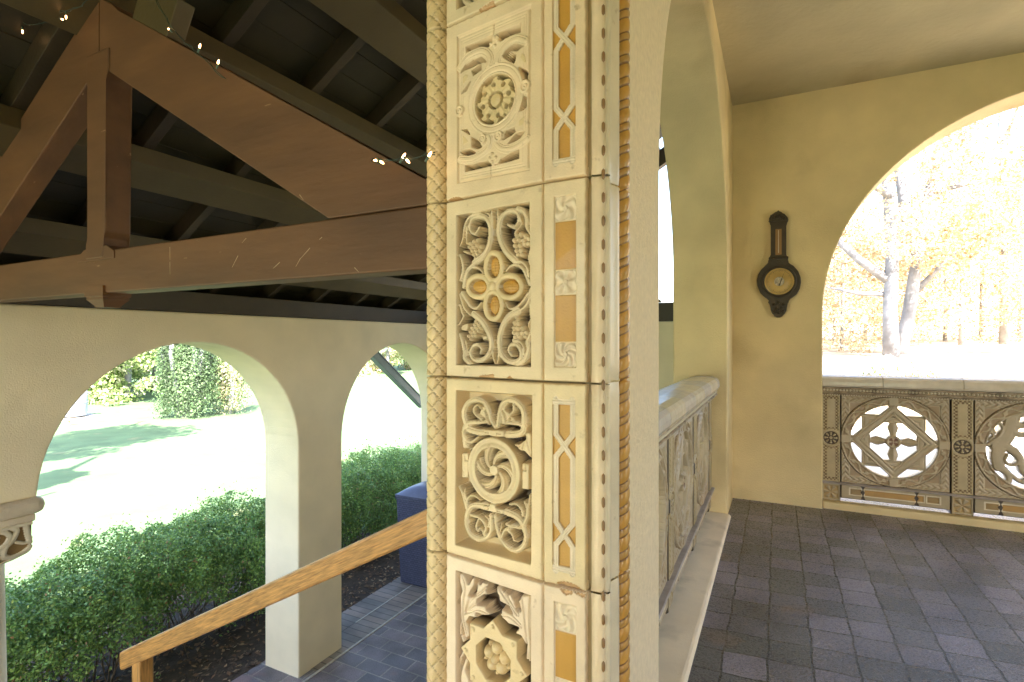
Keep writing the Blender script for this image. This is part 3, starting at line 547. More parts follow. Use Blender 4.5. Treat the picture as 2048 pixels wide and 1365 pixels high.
# ================================================================== the setting: ground and floors
ZL, XI, XO = -1.75, -3.593, -4.005            # lower floor; inner and outer face of the outer arcade
YF = 4.06                                     # the porch's end wall, inner face
def sm(a, b, x): t = max(0, min(1, (x - a) / (b - a))); return t * t * (3 - 2 * t)
def ground(x, y):
    k = sm(6.0, 9.0, y); s = sm(-.5, 2.0, x) * (1 - k) + sm(-8, -3, x) * k; g = 0
    if y > 4.42: g = 1.35 + min(y - 4.42, 5.6) * .165 + max(0, min(y - 10, 60)) * .035
    far = max(0, math.hypot(x + 2, y) - 30); return ZL + s * g + far * .05 * (1 - .6 * s) + .03 * math.sin(x * .9) * math.sin(y * .7) * sm(-6, -9, x)
xs = sorted(set([-150, -110, -80, -60, -48, -40, -34] + [v * .75 for v in range(-40, 20)] + [18, 24, 32, 45, 70, 110])); ys = sorted(set([-60, -40, -25, -15, -8] + [v * .75 for v in range(-6, 5)] + [4.35, 4.43] + [v * .75 for v in range(6, 46)] + [38, 45, 55, 70, 100, 150]))
V = [(x, y, ground(x, y)) for y in ys for x in xs]; n = len(xs)
Q = [(j * n + i, j * n + i + 1, (j + 1) * n + i + 1, (j + 1) * n + i) for j in range(len(ys) - 1) for i in range(n - 1)]
LAWNM = mat('lawn_grass', (.100, .168, .072), .9, .8, 40, .18, 1.6, dirt=((.30, .26, .13), 1.1, .60, .80))
tag(meshobj('lawn', V, Q, LAWNM, smooth=True), kind='structure')
HILLM = mat('pale_dry_slope', (.40, .33, .235), .9, .8, 12, .35, 1.6, dirt=((.50, .33, .15), 2.3, .50, .70))
hx = [v * .8 for v in range(-5, 40)]; hy = [4.44] + [4.44 + .8 * v for v in range(1, 60)]; n = len(hx)
V = [(x, y, ground(x, y) + .09) for y in hy for x in hx]
tag(meshobj('hillside', V, [(j * n + i, j * n + i + 1, (j + 1) * n + i + 1, (j + 1) * n + i) for j in range(len(hy) - 1) for i in range(n - 1) if hx[i] > -.85 or hy[j] > 6.2], HILLM, smooth=True), kind='structure')
tag(meshobj('sunlit_ground_strip', [(-.8, 4.43, ground(2, 4.43) + .05), (6, 4.43, ground(2, 4.43) + .05), (6, 7.2, ground(2.2, 7.2) + .06), (-.8, 7.2, ground(2.2, 7.2) + .06)], [(0, 1, 2, 3)], mat('painted_sunlit_ground', (.62, .59, .54), .9, .9, 90, .15, 20)), kind='structure')  # added pale strip; its whiteness stands in for sunlight on the ground
MULCH = mat('mulch_soil', (.055, .038, .025), .95, 1.0, 30, .35, 9)
tag(meshobj('mulch_bed', [(-6.3, -2.5, ZL + .012), (-4.0, -2.5, ZL + .012), (-4.0, 8.5, ZL + .012), (-6.3, 8.5, ZL + .012)], [(0, 1, 2, 3)], MULCH), kind='structure')
tag(box('paving', -4.06, -.62, -4.0, 5.9, ZL - .1, ZL + .020, PAVE, None, 0), kind='structure')
tag(meshobj('border_paving', [(-4.052, 3.30, ZL + .025), (-3.512, 3.30, ZL + .025), (-3.512, 5.9, ZL + .025), (-4.052, 5.9, ZL + .025)], [(0, 1, 2, 3)], BORD), kind='structure')
GROUT = mat('pale_grout', (.52, .50, .46), .9, .5, 200, .2, 30)
bm = bmesh.new()
for xc, w_, y0 in ((-3.512, .009, 1.2), (-3.783, .006, 4.05)): add_box(bm, xc - w_, xc + w_, y0, 5.9, ZL + .02, ZL + .0285, 0)
tag(bmobj('grout_line', bm, GROUT), kind='structure')
tag(box('porch_floor', -.284, 3.3, -3.0, 4.40, -.12, -.012, TILE, None, 0), kind='structure')
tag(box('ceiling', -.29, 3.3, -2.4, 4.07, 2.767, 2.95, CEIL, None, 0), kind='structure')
# ---- leaf litter on the mulch
N = 5200; cx = rng.uniform(-6.1, -4.03, N); cy = rng.uniform(2.2, 7.2, N); s = rng.uniform(.008, .030, N); a = rng.uniform(0, 6.28, N); el = rng.uniform(.3, .8, N); zc = ZL + .016 + rng.random(N) * .02
V = np.zeros((N, 4, 3)); V[:, :, 2] = zc[:, None] + rng.normal(0, .006, (N, 4))
for k, (u, v) in enumerate(((-1, 0), (0, -1), (1, 0), (0, 1))): V[:, k, 0] = cx + (u * np.cos(a) - v * el * np.sin(a)) * s; V[:, k, 1] = cy + (u * np.sin(a) + v * el * np.cos(a)) * s
base = np.array([(.17, .095, .05), (.11, .07, .04), (.26, .17, .09), (.07, .05, .035), (.33, .25, .15)])[rng.choice(5, N, p=[.35, .3, .15, .12, .08])]
C = np.ones((N, 4, 4)); C[:, :, :3] = base[:, None]
tag(npmesh('leaf_litter', V.reshape(-1, 3), np.arange(N * 4).reshape(N, 4), CHIP, None, False, C.reshape(-1, 4)), kind='stuff')
# ================================================================== walls
# middle wall: stair arch (camera stands beside it) and the balustraded arch
DW = [(-4.0, -1.75), (6.0, -1.75), (6.0, 3.05), (-4.0, 3.05)]
stair_arch = [(-.55, 0), (1.045, 0), (1.045, 1.9)] + arc(.2475, 1.9, .7975, 0, 180, 30)[1:-1] + [(-.55, 1.9)]
bal_arch = [(1.432, .0), (3.636, .0), (3.636, 1.5)] + arc(2.534, 1.5, 1.102, 0, 180, 48)[1:-1] + [(1.432, 1.5)]
plate_w = plate('dividing_wall', [DW, stair_arch[::-1], bal_arch[::-1]], 'X', -.622, -.285, STUCCO, None, .011)
tag(plate_w, 'cream stucco dividing wall between porch and stair hall, pierced by a balustraded arch', 'wall')
# the rough stucco band beside the rope moulding is a thin coat of its own on the wall
plate('rough_band', [[(1.094, .0), (1.431, .0), (1.431, 1.45)] + [(2.534 - 1.103 * math.cos(R(q)), 1.5 + 1.103 * math.sin(R(q))) for q in range(4, 60, 4)] + [(1.094, 2.46)]], 'X', -.288, -.2815, ROUGH, plate_w, .001)
box('sill', -.61, -.262, 1.436, 3.632, -.1, .004, WHITEST, plate_w, .018, 3)
# porch end wall with its big round arch
EW = [(-.30, -1.75), (3.3, -1.75), (3.3, 3.05), (-.30, 3.05)]
end_arch = [(.267, -.35), (2.867, -.35), (2.867, 1.273)] + arc(1.567, 1.273, 1.30, 0, 180, 56)[1:-1] + [(.267, 1.273)]
pw = tag(plate('porch_wall', [EW, end_arch[::-1]], 'Y', YF, YF + .30, STUCCO, None, .010), 'yellow stucco porch end wall with the barometer and a large round arch', 'wall')
box('wall_skirt', .272, 2.86, YF + .02, YF + .10, -.08, .033, STUCCO, pw, .008, 2)
tag(plate('added_side_wall', [[(-3.0, -1.75), (4.4, -1.75), (4.4, 3.05), (-3.0, 3.05)], ([(.3, 0), (1.9, 0), (1.9, 1.3)] + arc(1.1, 1.3, .8, 0, 180, 30)[1:-1] + [(.3, 1.3)])[::-1]], 'X', 3.3, 3.6, STUCCO), 'unseen cream stucco wall added on the far right, its arch sized for the porch light', 'wall')  # unseen wall added to keep sun out; arch sized for porch brightness
tag(plate('added_back_wall', [[(-.60, -1.75), (3.3, -1.75), (3.3, 3.05), (-.60, 3.05)], ([(.8, 0), (2.0, 0), (2.0, 1.3)] + arc(1.4, 1.3, .6, 0, 180, 30)[1:-1] + [(.8, 1.3)])[::-1]], 'Y', -2.5, -2.2, STUCCO), 'unseen yellow stucco wall added behind the viewer to dim the porch, with a small arch', 'wall')  # unseen wall added to cut the light from behind; arch narrowed to darken
# outer arcade: piers and round arches on a column
def ar(y0, y1, zs, n=36): return [((y0 + y1) / 2 - (y1 - y0) / 2 * math.cos(math.pi * i / n), zs + (y1 - y0) / 2 * math.sin(math.pi * i / n)) for i in range(n + 1)]
OA = [(5.95, -1.75), (5.95, 1.295), (-4.0, 1.295), (-4.0, -1.75), (-1.29, -1.75)] + ar(-1.29, .98, .254)[0:1] + ar(-1.29, .98, .254, 36)[1:] + [(1.419, .254)] + ar(1.419, 3.173, .214)[1:] + [(3.173, -1.75), (3.672, -1.75)] + ar(3.672, 5.44, .19) + [(5.44, -1.75)]
tag(plate('arcade_wall', [OA], 'X', XO, XI, ARCST, None, .014), 'cream stucco outer arcade of round arches on piers, open to the lawn', 'wall')
ENDW = tag(box('end_wall', -3.60, -.62, 5.5, 5.8, -1.75, 1.298, ARCST), 'low stucco end wall glimpsed behind the inner balustrade under a dark plate', 'wall')
# ---- the slim column with its carved capital
COLM = thing('arcade_column', 'slim stucco column with carved cream and brown capital under the left arch', 'column', (-3.80, 1.20, ZL))
lathe('shaft', [(.17, ZL), (.17, ZL + .1), (.15, ZL + .16), (.155, -.9), (.143, -.10), (.147, -.06)], (-3.80, 1.205, 0), ARCST, COLM, 32)
bm = bmesh.new(); add_box(bm, -4.04, -3.565, 0.942, 1.454, .166, .256, .040, 4); add_box(bm, -4.02, -3.592, 0.985, 1.412, .128, .168, .006, 1); bmobj('abacus', bm, mat('capital_stone', (.66, .56, .43), .55, .3, 60, .1, 8), COLM)
cy0, cy1 = 1.002, 1.398
prof = [(0, .128), (0, .0), (.012, -.028), (.045, -.058), (.10, -.078), (.10, -.10)]
bm = bmesh.new(); rings = []
for ins, z in prof:
    rings.append([bm.verts.new(p) for p in ((-3.61 - ins, cy0 + ins, z), (-3.61 - ins, cy1 - ins, z), (-3.99 + ins, cy1 - ins, z), (-3.99 + ins, cy0 + ins, z))])
for a, b in zip(rings, rings[1:]):
    for k in range(4): bm.faces.new((a[k], a[(k + 1) % 4], b[(k + 1) % 4], b[k]))
bm.faces.new(rings[0]); bm.faces.new(rings[-1][::-1]); bmobj('capital', bm, MATS['capital_stone'], COLM)
rl = Relief(cy1 - cy0, .215, .0025); rl.C[:] = (.66, .58, .44, 1)
def cp(t): return [((1.398 - .215 * 0 - cy0) + (float(a) - 440) / 6.83 * .00315, .128 + (478 - float(b)) / 6.83 * .00262 + .085) for a, b in (q.split(',') for q in t.split())]
rl.C[:] = (.24, .15, .06, 1); rl.Z[:] = -.010
for t, a in (('0,560 90,520 190,540 240,620 200,720 100,760 30,700 60,610 130,600', 30), ('250,500 300,560 260,680 200,760 190,860 260,920 360,900 420,830', 32), ('380,500 400,640 420,760', 34), ('0,840 90,850 190,780', 24), ('300,720 380,760 430,700', 20), ('0,1120 150,1080 320,1000 430,880', 42), ('30,930 120,940 160,1000 70,1040', 30), ('0,500 200,500 440,500', 26)):
    for mir in (0, 1):
        q = cp(t); q = [(rl.w - u, v) for u, v in q] if mir else q; rl.stroke(q, a * .00044, a * .00040, .004, -.010, 6, .002, (.66, .58, .44, 1))
mk = np.ones((rl.nv - 1, rl.nu - 1), bool)
bend = rl.V
o = rl.mesh('capital_relief', (-3.595, cy0, -.085), (0, 1, 0), (1, 0, 0), TERRA, COLM)
for v in o.data.vertices:
    zr = v.co.z; t = max(0, (.0 - zr)) / .085; v.co.x -= .085 * t ** 1.9 + .0; v.co.y = 1.20 + (v.co.y - 1.20) * (1 - .30 * t ** 2)
# ---- stairs down from the porch beside the pilaster
st = thing('stone_stairs', 'stone steps falling from the porch to the lower paving behind the pilaster', 'stairs', (-2, .6, ZL))
bm = bmesh.new()
for k in range(10): add_box(bm, -.62 - .285 * (k + 1), -.62 - .285 * k + .012, -.55, 1.62, ZL, -.175 * (k + 1) + (.0 if k < 9 else -.001), .004)
bmobj('steps', bm, CONC, st)
# ================================================================== timber roof over the stair hall
MS = .60
def zr(x): return 1.46 + MS * (x - XI)            # underside of the rafters
ROOF = thing('timber_roof', 'dark boarded timber roof of rafters and purlins over the stair hall', 'roof', (-2, 2, 1.4))
ang = math.atan(MS)
bm = bmesh.new()
for y0, y1, xa in ((-4.2, 4.80, -4.28), (4.80, 5.36, -3.62)):
    x = xa
    while x < -.30:
        x2 = min(x + .118, -.24); a = zr(x) + .112; b = zr(x2 - .004) + .112
        add_prism(bm, [(x, y0, a), (x2 - .004, y0, b), (x2 - .004, y0, b + .018), (x, y0, a + .018)], (0, y1 - y0, 0)); x = x2
bmobj('roof_board', bm, DECK, ROOF)
prism('roof_covering', [(-4.36, -4.2, zr(-4.36) + .14), (-.24, -4.2, zr(-.24) + .14), (-.24, -4.2, zr(-.24) + .20), (-4.36, -4.2, zr(-4.36) + .20)], (0, 9.56, 0), DARKT, ROOF, 0)
prism('roof_slope', [(-.24, -4.2, zr(-.24) + .20), (.6, -4.2, 3.25), (3.8, -4.2, 3.06), (3.8, -4.2, 3.0), (.6, -4.2, 3.06), (-.24, -4.2, 3.1)], (0, 8.7, 0), DARKT, ROOF, 0)
for y in [1.475 + .4785 * k for k in range(-10, 8)]:
    prism('rafter', [(-4.27, y - .024, zr(-4.27)), (-.30, y - .024, zr(-.30)), (-.30, y - .024, zr(-.30) + .110), (-4.27, y - .024, zr(-4.27) + .110)], (0, .048, 0), DARKT, ROOF, .002)
PURM = mat('purlin_timber', (.078, .056, .021), .5, .1, 60, .15, 5)
for x in (-3.20, -2.665, -2.09, -1.573, -1.03):
    prism('purlin', [(x, -4.0, zr(x) - .004), (x, -4.0, zr(x) - .082), (x - .16, -4.0, zr(x - .16) - .070), (x - .16, -4.0, zr(x - .16) - .004)], (0, 9.36, 0), PURM, ROOF, .003)
box('wall_plate', -3.86, -3.588, -4.0, 5.5, 1.297, 1.437, DARKT, ROOF, .004)
box('wall_plate', -3.60, -.62, 5.492, 5.70, 1.300, 1.490, DARKT, ROOF, .004)
# ---- the truss in front
def truss(name, label, y, th, pend=True, king=True):
    t = thing(name, label, 'truss', (-2.1, y, 1.265))
    def pr(n, pts, d=th, dy=0, bev=.005, m=TIMBER): return prism(n, [(px_, y + dy, z) for px_, z in pts], (0, d, 0), m, t, bev)
    pr('bottom_chord', [(-3.60, 1.266), (-.60, 1.266), (-.60, 1.411), (-3.60, 1.411)])
    pr('top_chord', [(-2.098, 2.055), (-1.026, 1.413), (-.62, 1.413), (-.62, 1.393 + .022), (-1.98, 2.205), (-2.02, 2.245), (-2.098, 2.29)], bev=.004)
    pr('top_chord', [(-2.102, 2.055), (-3.174, 1.413), (-3.58, 1.413), (-3.58, 1.455), (-2.19, 2.245), (-2.102, 2.29)], bev=.004)
    if king:
        pr('king_post', [(-2.157, 1.455), (-2.157, 1.99), (-2.172, 2.015), (-2.172, 2.10), (-2.03, 2.10), (-2.03, 2.03), (-2.050, 1.99), (-2.050, 1.478), (-2.064, 1.455), (-2.064, 1.385), (-2.178, 1.385), (-2.178, 1.44)], .082, -.006, .006)
    if pend:
        pr('shoe', [(-2.235, 1.395), (-2.19, 1.422), (-2.045, 1.428), (-2.00, 1.405), (-2.00, 1.380), (-2.235, 1.380)], .088, -.004, .002)
        V = []; Q = []
        for ins, z in ((0, 1.29), (0, 1.256), (.006, 1.252), (.006, 1.244), (.016, 1.236), (.034, 1.218)):
            V += [(-2.178 + ins, y - .008 + ins * .6, z), (-2.060 - ins, y - .008 + ins * .6, z), (-2.060 - ins, y + .082 - ins * .6, z), (-2.178 + ins, y + .082 - ins * .6, z)]
        for j in range(5):
            for k in range(4): Q.append((j * 4 + k, j * 4 + (k + 1) % 4, j * 4 + 4 + (k + 1) % 4, j * 4 + 4 + k))
        Q += [(0, 1, 2, 3), (23, 22, 21, 20)]; meshobj('pendant', V, Q, TIMBER, t)
    return t
SCR = mat('bare_wood_scratch', (.50, .36, .22), .7)
TR = truss('timber_truss', 'brown king post truss with pendant shoe crossing in front of the arcade', 1.0, .078)
for pts in (((240, 440), (200, 485)), ((165, 600), (112, 705)), ((545, 660), (485, 715)), ((820, 530), (740, 620)), ((735, 622), (690, 700)), ((725, 45), (760, 92)), ((-455, 520), (-454, 640)), ((-454, 655), (-453, 770)), ((1225, 708), (1262, 748)), ((930, 432), (905, 452))):
    a, b = (onY(440 + x / 4.55, 380 + y / 4.55, 1.0) for x, y in pts); d = (b - a).normalized(); n_ = Vector((-d.z, 0, d.x)) * .0009
    prism('scratch', [a - n_ + Vector((0, -.0006, 0)), b - n_ * .4 + Vector((0, -.0006, 0)), b + n_ * .4 + Vector((0, -.0006, 0)), a + n_ + Vector((0, -.0006, 0))], (0, .0012, 0), SCR, TR, 0)
g = thing('gable_truss', 'dark end rafter of the roof glimpsed against the sky past the inner arch', 'truss', (-1, 5.3, 2.9))
prism('top_chord', [(-.60, 5.26, 3.055), (-3.6, 5.26, 1.255), (-3.6, 5.26, 1.42), (-.60, 5.26, 3.22)], (0, .08, 0), DARKT, g, .003)
prism('heel_block', [(-1.20, 5.40, 1.49), (-1.05, 5.40, 1.49), (-1.05, 5.40, 1.51), (-1.20, 5.40, 1.60)], (0, .08, 0), DARKT, g, .002)
b = onY(258, 35, 1.0); bm = bmesh.new()
add_prism(bm, [(-1.905, 1.002, 2.165), (-1.715, 1.002, 2.055), (-1.655, 1.002, 2.16), (-1.845, 1.002, 2.275)], (0, .055, 0), .003); bmobj('purlin_stub', bm, PURM, ROOF)
# outside brace by the second arch
br = thing('timber_brace', 'blue grey timber brace slanting outside the second arch', 'brace', (-4.3, 5.3, .6))
p0, p1 = onX(700, 660, -4.30), onX(848, 812, -4.30)
prism('bar', [p0 + Vector((0, 0, -.035)), p1 + Vector((0, 0, -.035)), p1 + Vector((0, 0, .07)), p0 + Vector((0, 0, .07))], (-.09, 0, 0), GREYT, br, .004)
prism('cap_strip', [p0 + Vector((.01, 0, .072)), p1 + Vector((.01, 0, .072)), p1 + Vector((.01, 0, .088)), p0 + Vector((.01, 0, .088))], (-.11, 0, 0), GREYT, br, .002)
# ================================================================== pierced terracotta balustrades
PCOL = (.47, .385, .255, 1); PDK = (.20, .14, .075, 1); PRED = (.36, .26, .15, 1); PAMB = (.44, .26, .08, 1)
def medallion(kind, w=.58, h=.588):
    r = Relief(w, h, .0033); r.C[:] = PCOL; c = (w / 2, h / 2); x, y = r.U - c[0], r.V - c[1]; q = np.hypot(x, y); th = np.arctan2(y, x)
    m = np.minimum(np.minimum(r.U, w - r.U), np.minimum(r.V, h - r.V)); r.Z -= .012 * sstep(.006, 0, m); r.C[m < .0042] = (.05, .035, .022, 1)
    lf = np.minimum(np.abs(x), np.abs(y)); k = (m < .045) & (m > .008)
    along = np.where(np.abs(x) > np.abs(y), r.V, r.U); r.Z[k] -= (.004 * (np.sin(along * 190 + np.abs(m - .026) * 260) > .2))[k]; r.C[k & (np.sin(along * 190 + np.abs(m - .026) * 260) > .55)] = (.40, .31, .18, 1)
    k = (m > .049) & (q > .29); r.Z[k] -= .007; r.C[k] = PRED; k = (m > .049) & (m < .056) & (q > .29); r.C[k] = PCOL
    ring = (q > .232) & (q < .288); vine = np.abs(((q - .26) / .018) - np.sin(th * 16) * .75)
    zr_ = .004 - .006 * ((q > .241) & (q < .279)); lv = (np.hypot((th * 8 / np.pi % 1 - .5) * .095, q - .26) < .012) | (vine < .32); zr_ = np.where(lv & (q > .241) & (q < .279), .003, zr_)
    r.Z[ring] = zr_[ring]; r.C[ring & (q > .241) & (q < .279) & ~lv] = PRED; k = ring & (np.minimum(np.abs(x), np.abs(y)) < .026); r.Z[k] = .005; r.C[k] = PCOL
    k = (q >= .288) & (q < .293); r.Z[k] -= .006; r.C[k] = PDK
    hole = q < .232
    if kind == 'star':
        sq = np.maximum(np.abs(x), np.abs(y)); di = (np.abs(x) + np.abs(y)) / math.sqrt(2); star = (sq < .170) | (di < .170); octo = (sq < .122) & (di < .122)
        u = np.minimum(np.abs(x), np.abs(y)); l = np.maximum(np.abs(x), np.abs(y)); arm = (u < .0165 + .013 * np.clip(1 - np.abs(l - .085) / .035, 0, 1)) & octo; boss = q < .040
        spoke = ((np.abs(x) < .026) | (np.abs(y) < .026)) & (q > .15)
        solid = (star & ~octo) | arm | boss | spoke
        z = np.full(r.U.shape, -.006); f1 = np.abs(sq - .146) ; f2 = np.abs(di - .146)
        z = np.where((f1 < .026) , -.004 - .004 * (np.abs(f1 - .013) < .004), z); z = np.where(f2 < .026, -.001 - .004 * (np.abs(f2 - .013) < .004), z); z = np.where(arm, -.003 - 2.0 * u * .2, z); z = np.where(boss, .004, z)
        kk = boss & (q < .028); z = np.where(kk, -.002, z); r.C[kk & (np.cos(4 * th) < .3)] = (.16, .07, .03, 1); r.Z = np.where(q < .232, z, r.Z)
    else:
        SX = lambda t: [((a_, b_)) for a_, b_ in ((onY(1880 + float(u) / 4.27, 740 + float(v) / 4.27, 4.14).x - 1.073, onY(1880 + float(u) / 4.27, 740 + float(v) / 4.27, 4.14).z - .157) for u, v in (p.split(',') for p in t.split()))]
        r.Z = np.where(q < .232, -.03, r.Z); solid = np.zeros(r.U.shape, bool)
        def st(t, a, b): r.stroke(SX(t), a * .72, b * .68, -.002, -.03, 6, .0015)
        st('780,400 720,350 650,390 610,470 580,560 520,640 500,740 520,830', .020, .046); st('640,400 610,520 520,660', .050, .062); st('520,720 500,800 560,860 600,900 600,960 500,970', .036, .016); st('560,640 640,700 700,760 720,860 780,930 720,960', .034, .018)
        st('640,470 720,480 800,450 850,400 900,410', .026, .016); st('620,520 700,560 780,560 840,600', .024, .014); st('700,370 780,330 850,350 870,400', .040, .022)
        st('420,650 480,600 530,560 550,500 510,450 460,480 480,540', .012, .012); st('430,600 470,570 440,520 410,480', .010, .010)
        st('540,720 570,680 640,670 690,720 680,800 620,820 570,780 590,730', .014, .012); st('680,800 760,840 860,830 940,760 960,660', .013, .012); st('870,400 940,430 990,520 960,600 900,600 880,540', .014, .012); st('800,330 900,340 980,400', .012, .012); st('620,900 700,960 800,990', .014, .014); st('880,860 900,930 960,900', .012, .010)
        solid = (q >= .232) | (r.Z > -.0285); r.Z = np.where((q < .232) & solid, np.maximum(r.Z, -.012), r.Z); r.Z[(q < .232) & ~solid] = -.006
    mask_v = ~hole | solid; mq = (mask_v[:-1, :-1].astype(int) + mask_v[:-1, 1:] + mask_v[1:, 1:] + mask_v[1:, :-1]) >= 3
    return r, mq
def pil_strip(w=.112, h=.588):
    r = Relief(w, h, .0028); r.C[:] = (.46, .37, .21, 1); c = (w / 2, h / 2); x, y = r.U - c[0], r.V - c[1]; q = np.hypot(x, y); m = np.minimum(np.minimum(r.U, w - r.U), np.minimum(r.V, h - r.V)); r.Z -= .010 * sstep(.005, 0, m); r.C[m < .0035] = (.05, .035, .022, 1)
    k = (m > .012) & (m < .032) & ~(q < .062); ck = ((np.floor(r.U / .0105) + np.floor(r.V / .0105)) % 2 == 0); r.C[k & ck] = (.20, .13, .06, 1); r.Z[k & ck] -= .004
    k = (q < .060); r.Z[k] = .004; th = np.arctan2(y, x); k2 = (q < .044); z = -.006 + .008 * ((np.cos(8 * th) > .1) & (q > .016) & (q < .038)) + .008 * (q < .010); r.Z[k2] = z[k2]; r.C[k2 & (z < 0)] = (.10, .07, .045, 1)
    k3 = (q > .060) & (q < .072) & (np.abs(x) < .04); r.C[k3 & ck] = (.20, .13, .06, 1); return r
def base_block(w, h, kind):
    r = Relief(w, h, .003); r.C[:] = (.40, .33, .21, 1); m = np.minimum(np.minimum(r.U, w - r.U), np.minimum(r.V, h - r.V)); r.Z -= .008 * sstep(.005, 0, m); r.C[m < .0035] = (.05, .035, .022, 1); c = (w / 2, h / 2)
    if kind == 'flower':
        x, y = (r.U - c[0]) / (w / 2), (r.V - c[1]) / (h / 2); q = np.hypot(x, y); th = np.arctan2(y, x); k = np.maximum(np.abs(x), np.abs(y)) < .74; f = (np.cos(6 * th) > -.1) & (q < .72) & (q > .1); r.Z[k & ~f] -= .006; r.C[k & ~f] = (.42, .30, .13, 1)
    else:
        for a, b, col in ((.055, .115, (.30, .20, .08, 1)), (.135, w - .135, PAMB), (w - .115, w - .055, (.30, .20, .08, 1))):
            k = (r.U > a) & (r.U < b) & (r.V > .032) & (r.V < h - .028); r.Z[k] -= .006; r.C[k] = col
            e = (r.U > a - .008) & (r.U < b + .008) & (r.V > .024) & (r.V < h - .02) & ~k; r.C[e] = (.66, .58, .42, 1)
        for u in (.125, w - .17): k = np.abs(r.U - u) < .007 + .004 * np.sin(r.V * 160); r.C[k] = (.05, .035, .025, 1); r.Z[k] -= .003
    return r
RAILP = [(-.094, .050), (-.10, .058), (-.10, .082), (-.096, .102), (-.082, .116), (-.05, .124), (0, .127), (.05, .124), (.082, .116), (.096, .102), (.10, .082), (.10, .062), (.094, .050)]
CORN = [(-.075, -.005), (-.082, .012), (-.082, .046), (.090, .046), (.090, .040), (.079, .037), (.079, .018), (.086, .015), (.086, .008), (.076, .004), (.072, -.005)]
MESHC = {}
def balustrade(name, label, org, U, N, kinds, start, tiles, mats):
    """org: world point of the start at floor level on the visible face; U: direction along; N: towards the viewer"""
    t = thing(name, label, 'balustrade', org); U, N, O = Vector(U), Vector(N), Vector(org); u = 0; total = 0
    seq = []
    for i, k in enumerate(kinds):
        if k: seq.append(('p', start if i == 0 else .112)); seq.append((k, .58))
        else: seq.append(('p', .112))
    for k, w in seq:
        if k == 'p': 
            r = pil_strip(.112); nm = 'pilaster_block'; r.mesh(nm, O + U * (u - (.112 - w)) + Vector((0, 0, .157)) + N * .006, U, N, TERRA, t, np.ones((r.nv - 1, r.nu - 1), bool), .10)
            r = base_block(.112, .120, 'flower'); r.mesh('base_block', O + U * (u - (.112 - w)) + Vector((0, 0, .030)) + N * .004, U, N, TERRA, t, np.ones((r.nv - 1, r.nu - 1), bool), .10)
        else:
            r, mq = medallion(k); o = r.mesh('medallion_panel', O + U * u + Vector((0, 0, .157)), U, N, TERRA, t, mq, .060)
            o['label'] = 'pierced panel of two crossed squares in a ring' if k == 'star' else 'pierced panel with a rampant beast among scrolls'
            r = base_block(.58, .096, 'inlay'); r.mesh('base_block', O + U * u + Vector((0, 0, .054)) + N * .002, U, N, TERRA, t, np.ones((r.nv - 1, r.nu - 1), bool), .10)
        u += w
    # ledge under the panels and coping above
    def sweep(nm, prof, a, b, m, cen):
        V = []; n = len(prof)
        for s in (a, b):
            for d, z in prof: V.append(O + U * s + N * (cen + d) + Vector((0, 0, z)))
        Q = [(i, (i + 1) % n, n + (i + 1) % n, n + i) for i in range(n)] + [tuple(range(n))[::-1], tuple(range(n, 2 * n))]
        bm = bmesh.new(); vs_ = [bm.verts.new(p) for p in V]; [bm.faces.new([vs_[i] for i in q]) for q in Q]; return bmobj(nm, bm, m, t)
    sweep('ledge', [(-.075, .148), (.022, .148), (.026, .154), (.022, .160), (-.075, .160)], 0, u, mats[2], 0)
    a = 0
    for i, w in enumerate(tiles):
        sweep('top_rail', [(d, z + .748) for d, z in RAILP], a + .0015, min(a + w, u) - .0015, mats[i % 2], -.045); a += w
        if a >= u: break
    sweep('cornice', [(d, z + .748) for d, z in CORN], 0, u, CORNM, -.045)
    bm = bmesh.new(); s = .012
    while s < u: 
        p = O + U * s + N * .0350 + Vector((0, 0, .7755)); bmesh.ops.create_icosphere(bm, subdivisions=1, radius=.0078, matrix=Matrix.Translation(p)); s += .0185
    bmobj('bead_row', bm, mat('bead_glaze', (.62, .55, .42), .4) if 'bead_glaze' not in MATS else MATS['bead_glaze'], t)
    bm = bmesh.new(); s = .006
    while s < u:
        p = O + U * s + N * .024 + Vector((0, 0, .744)); bmesh.ops.create_icosphere(bm, subdivisions=1, radius=.0055, matrix=Matrix.Translation(p)); s += .0135
    bmobj('dentil_row', bm, MATS['bead_glaze'], t); return t
CORNM = mat('cornice_glaze', (.36, .285, .19), .5, .3, 60, .25, 18, dirt=((.08, .055, .035), 14, .50, .72))
LEDGE = mat('ledge_glaze', (.34, .30, .28), .35, .2, 60, .25, 12)
balustrade('balustrade', 'carved terracotta balustrade under the round arch, coping shining white', (.268, 4.14, 0), (1, 0, 0), (0, -1, 0), ('star', 'beast', 'star', None), .108, [.335, .405] + [.42] * 6, (GLAZEW, GLAZEW, LEDGE))
balustrade('balustrade', 'carved terracotta balustrade running beside the porch floor, seen edge on with striped coping', (-.385, 1.437, 0), (0, 1, 0), (1, 0, 0), ('beast', 'star', 'beast', None), .112, [.16, .30, .33, .30, .33, .30, .33, .30], (GLAZEW, GLAZEB, LEDGE))
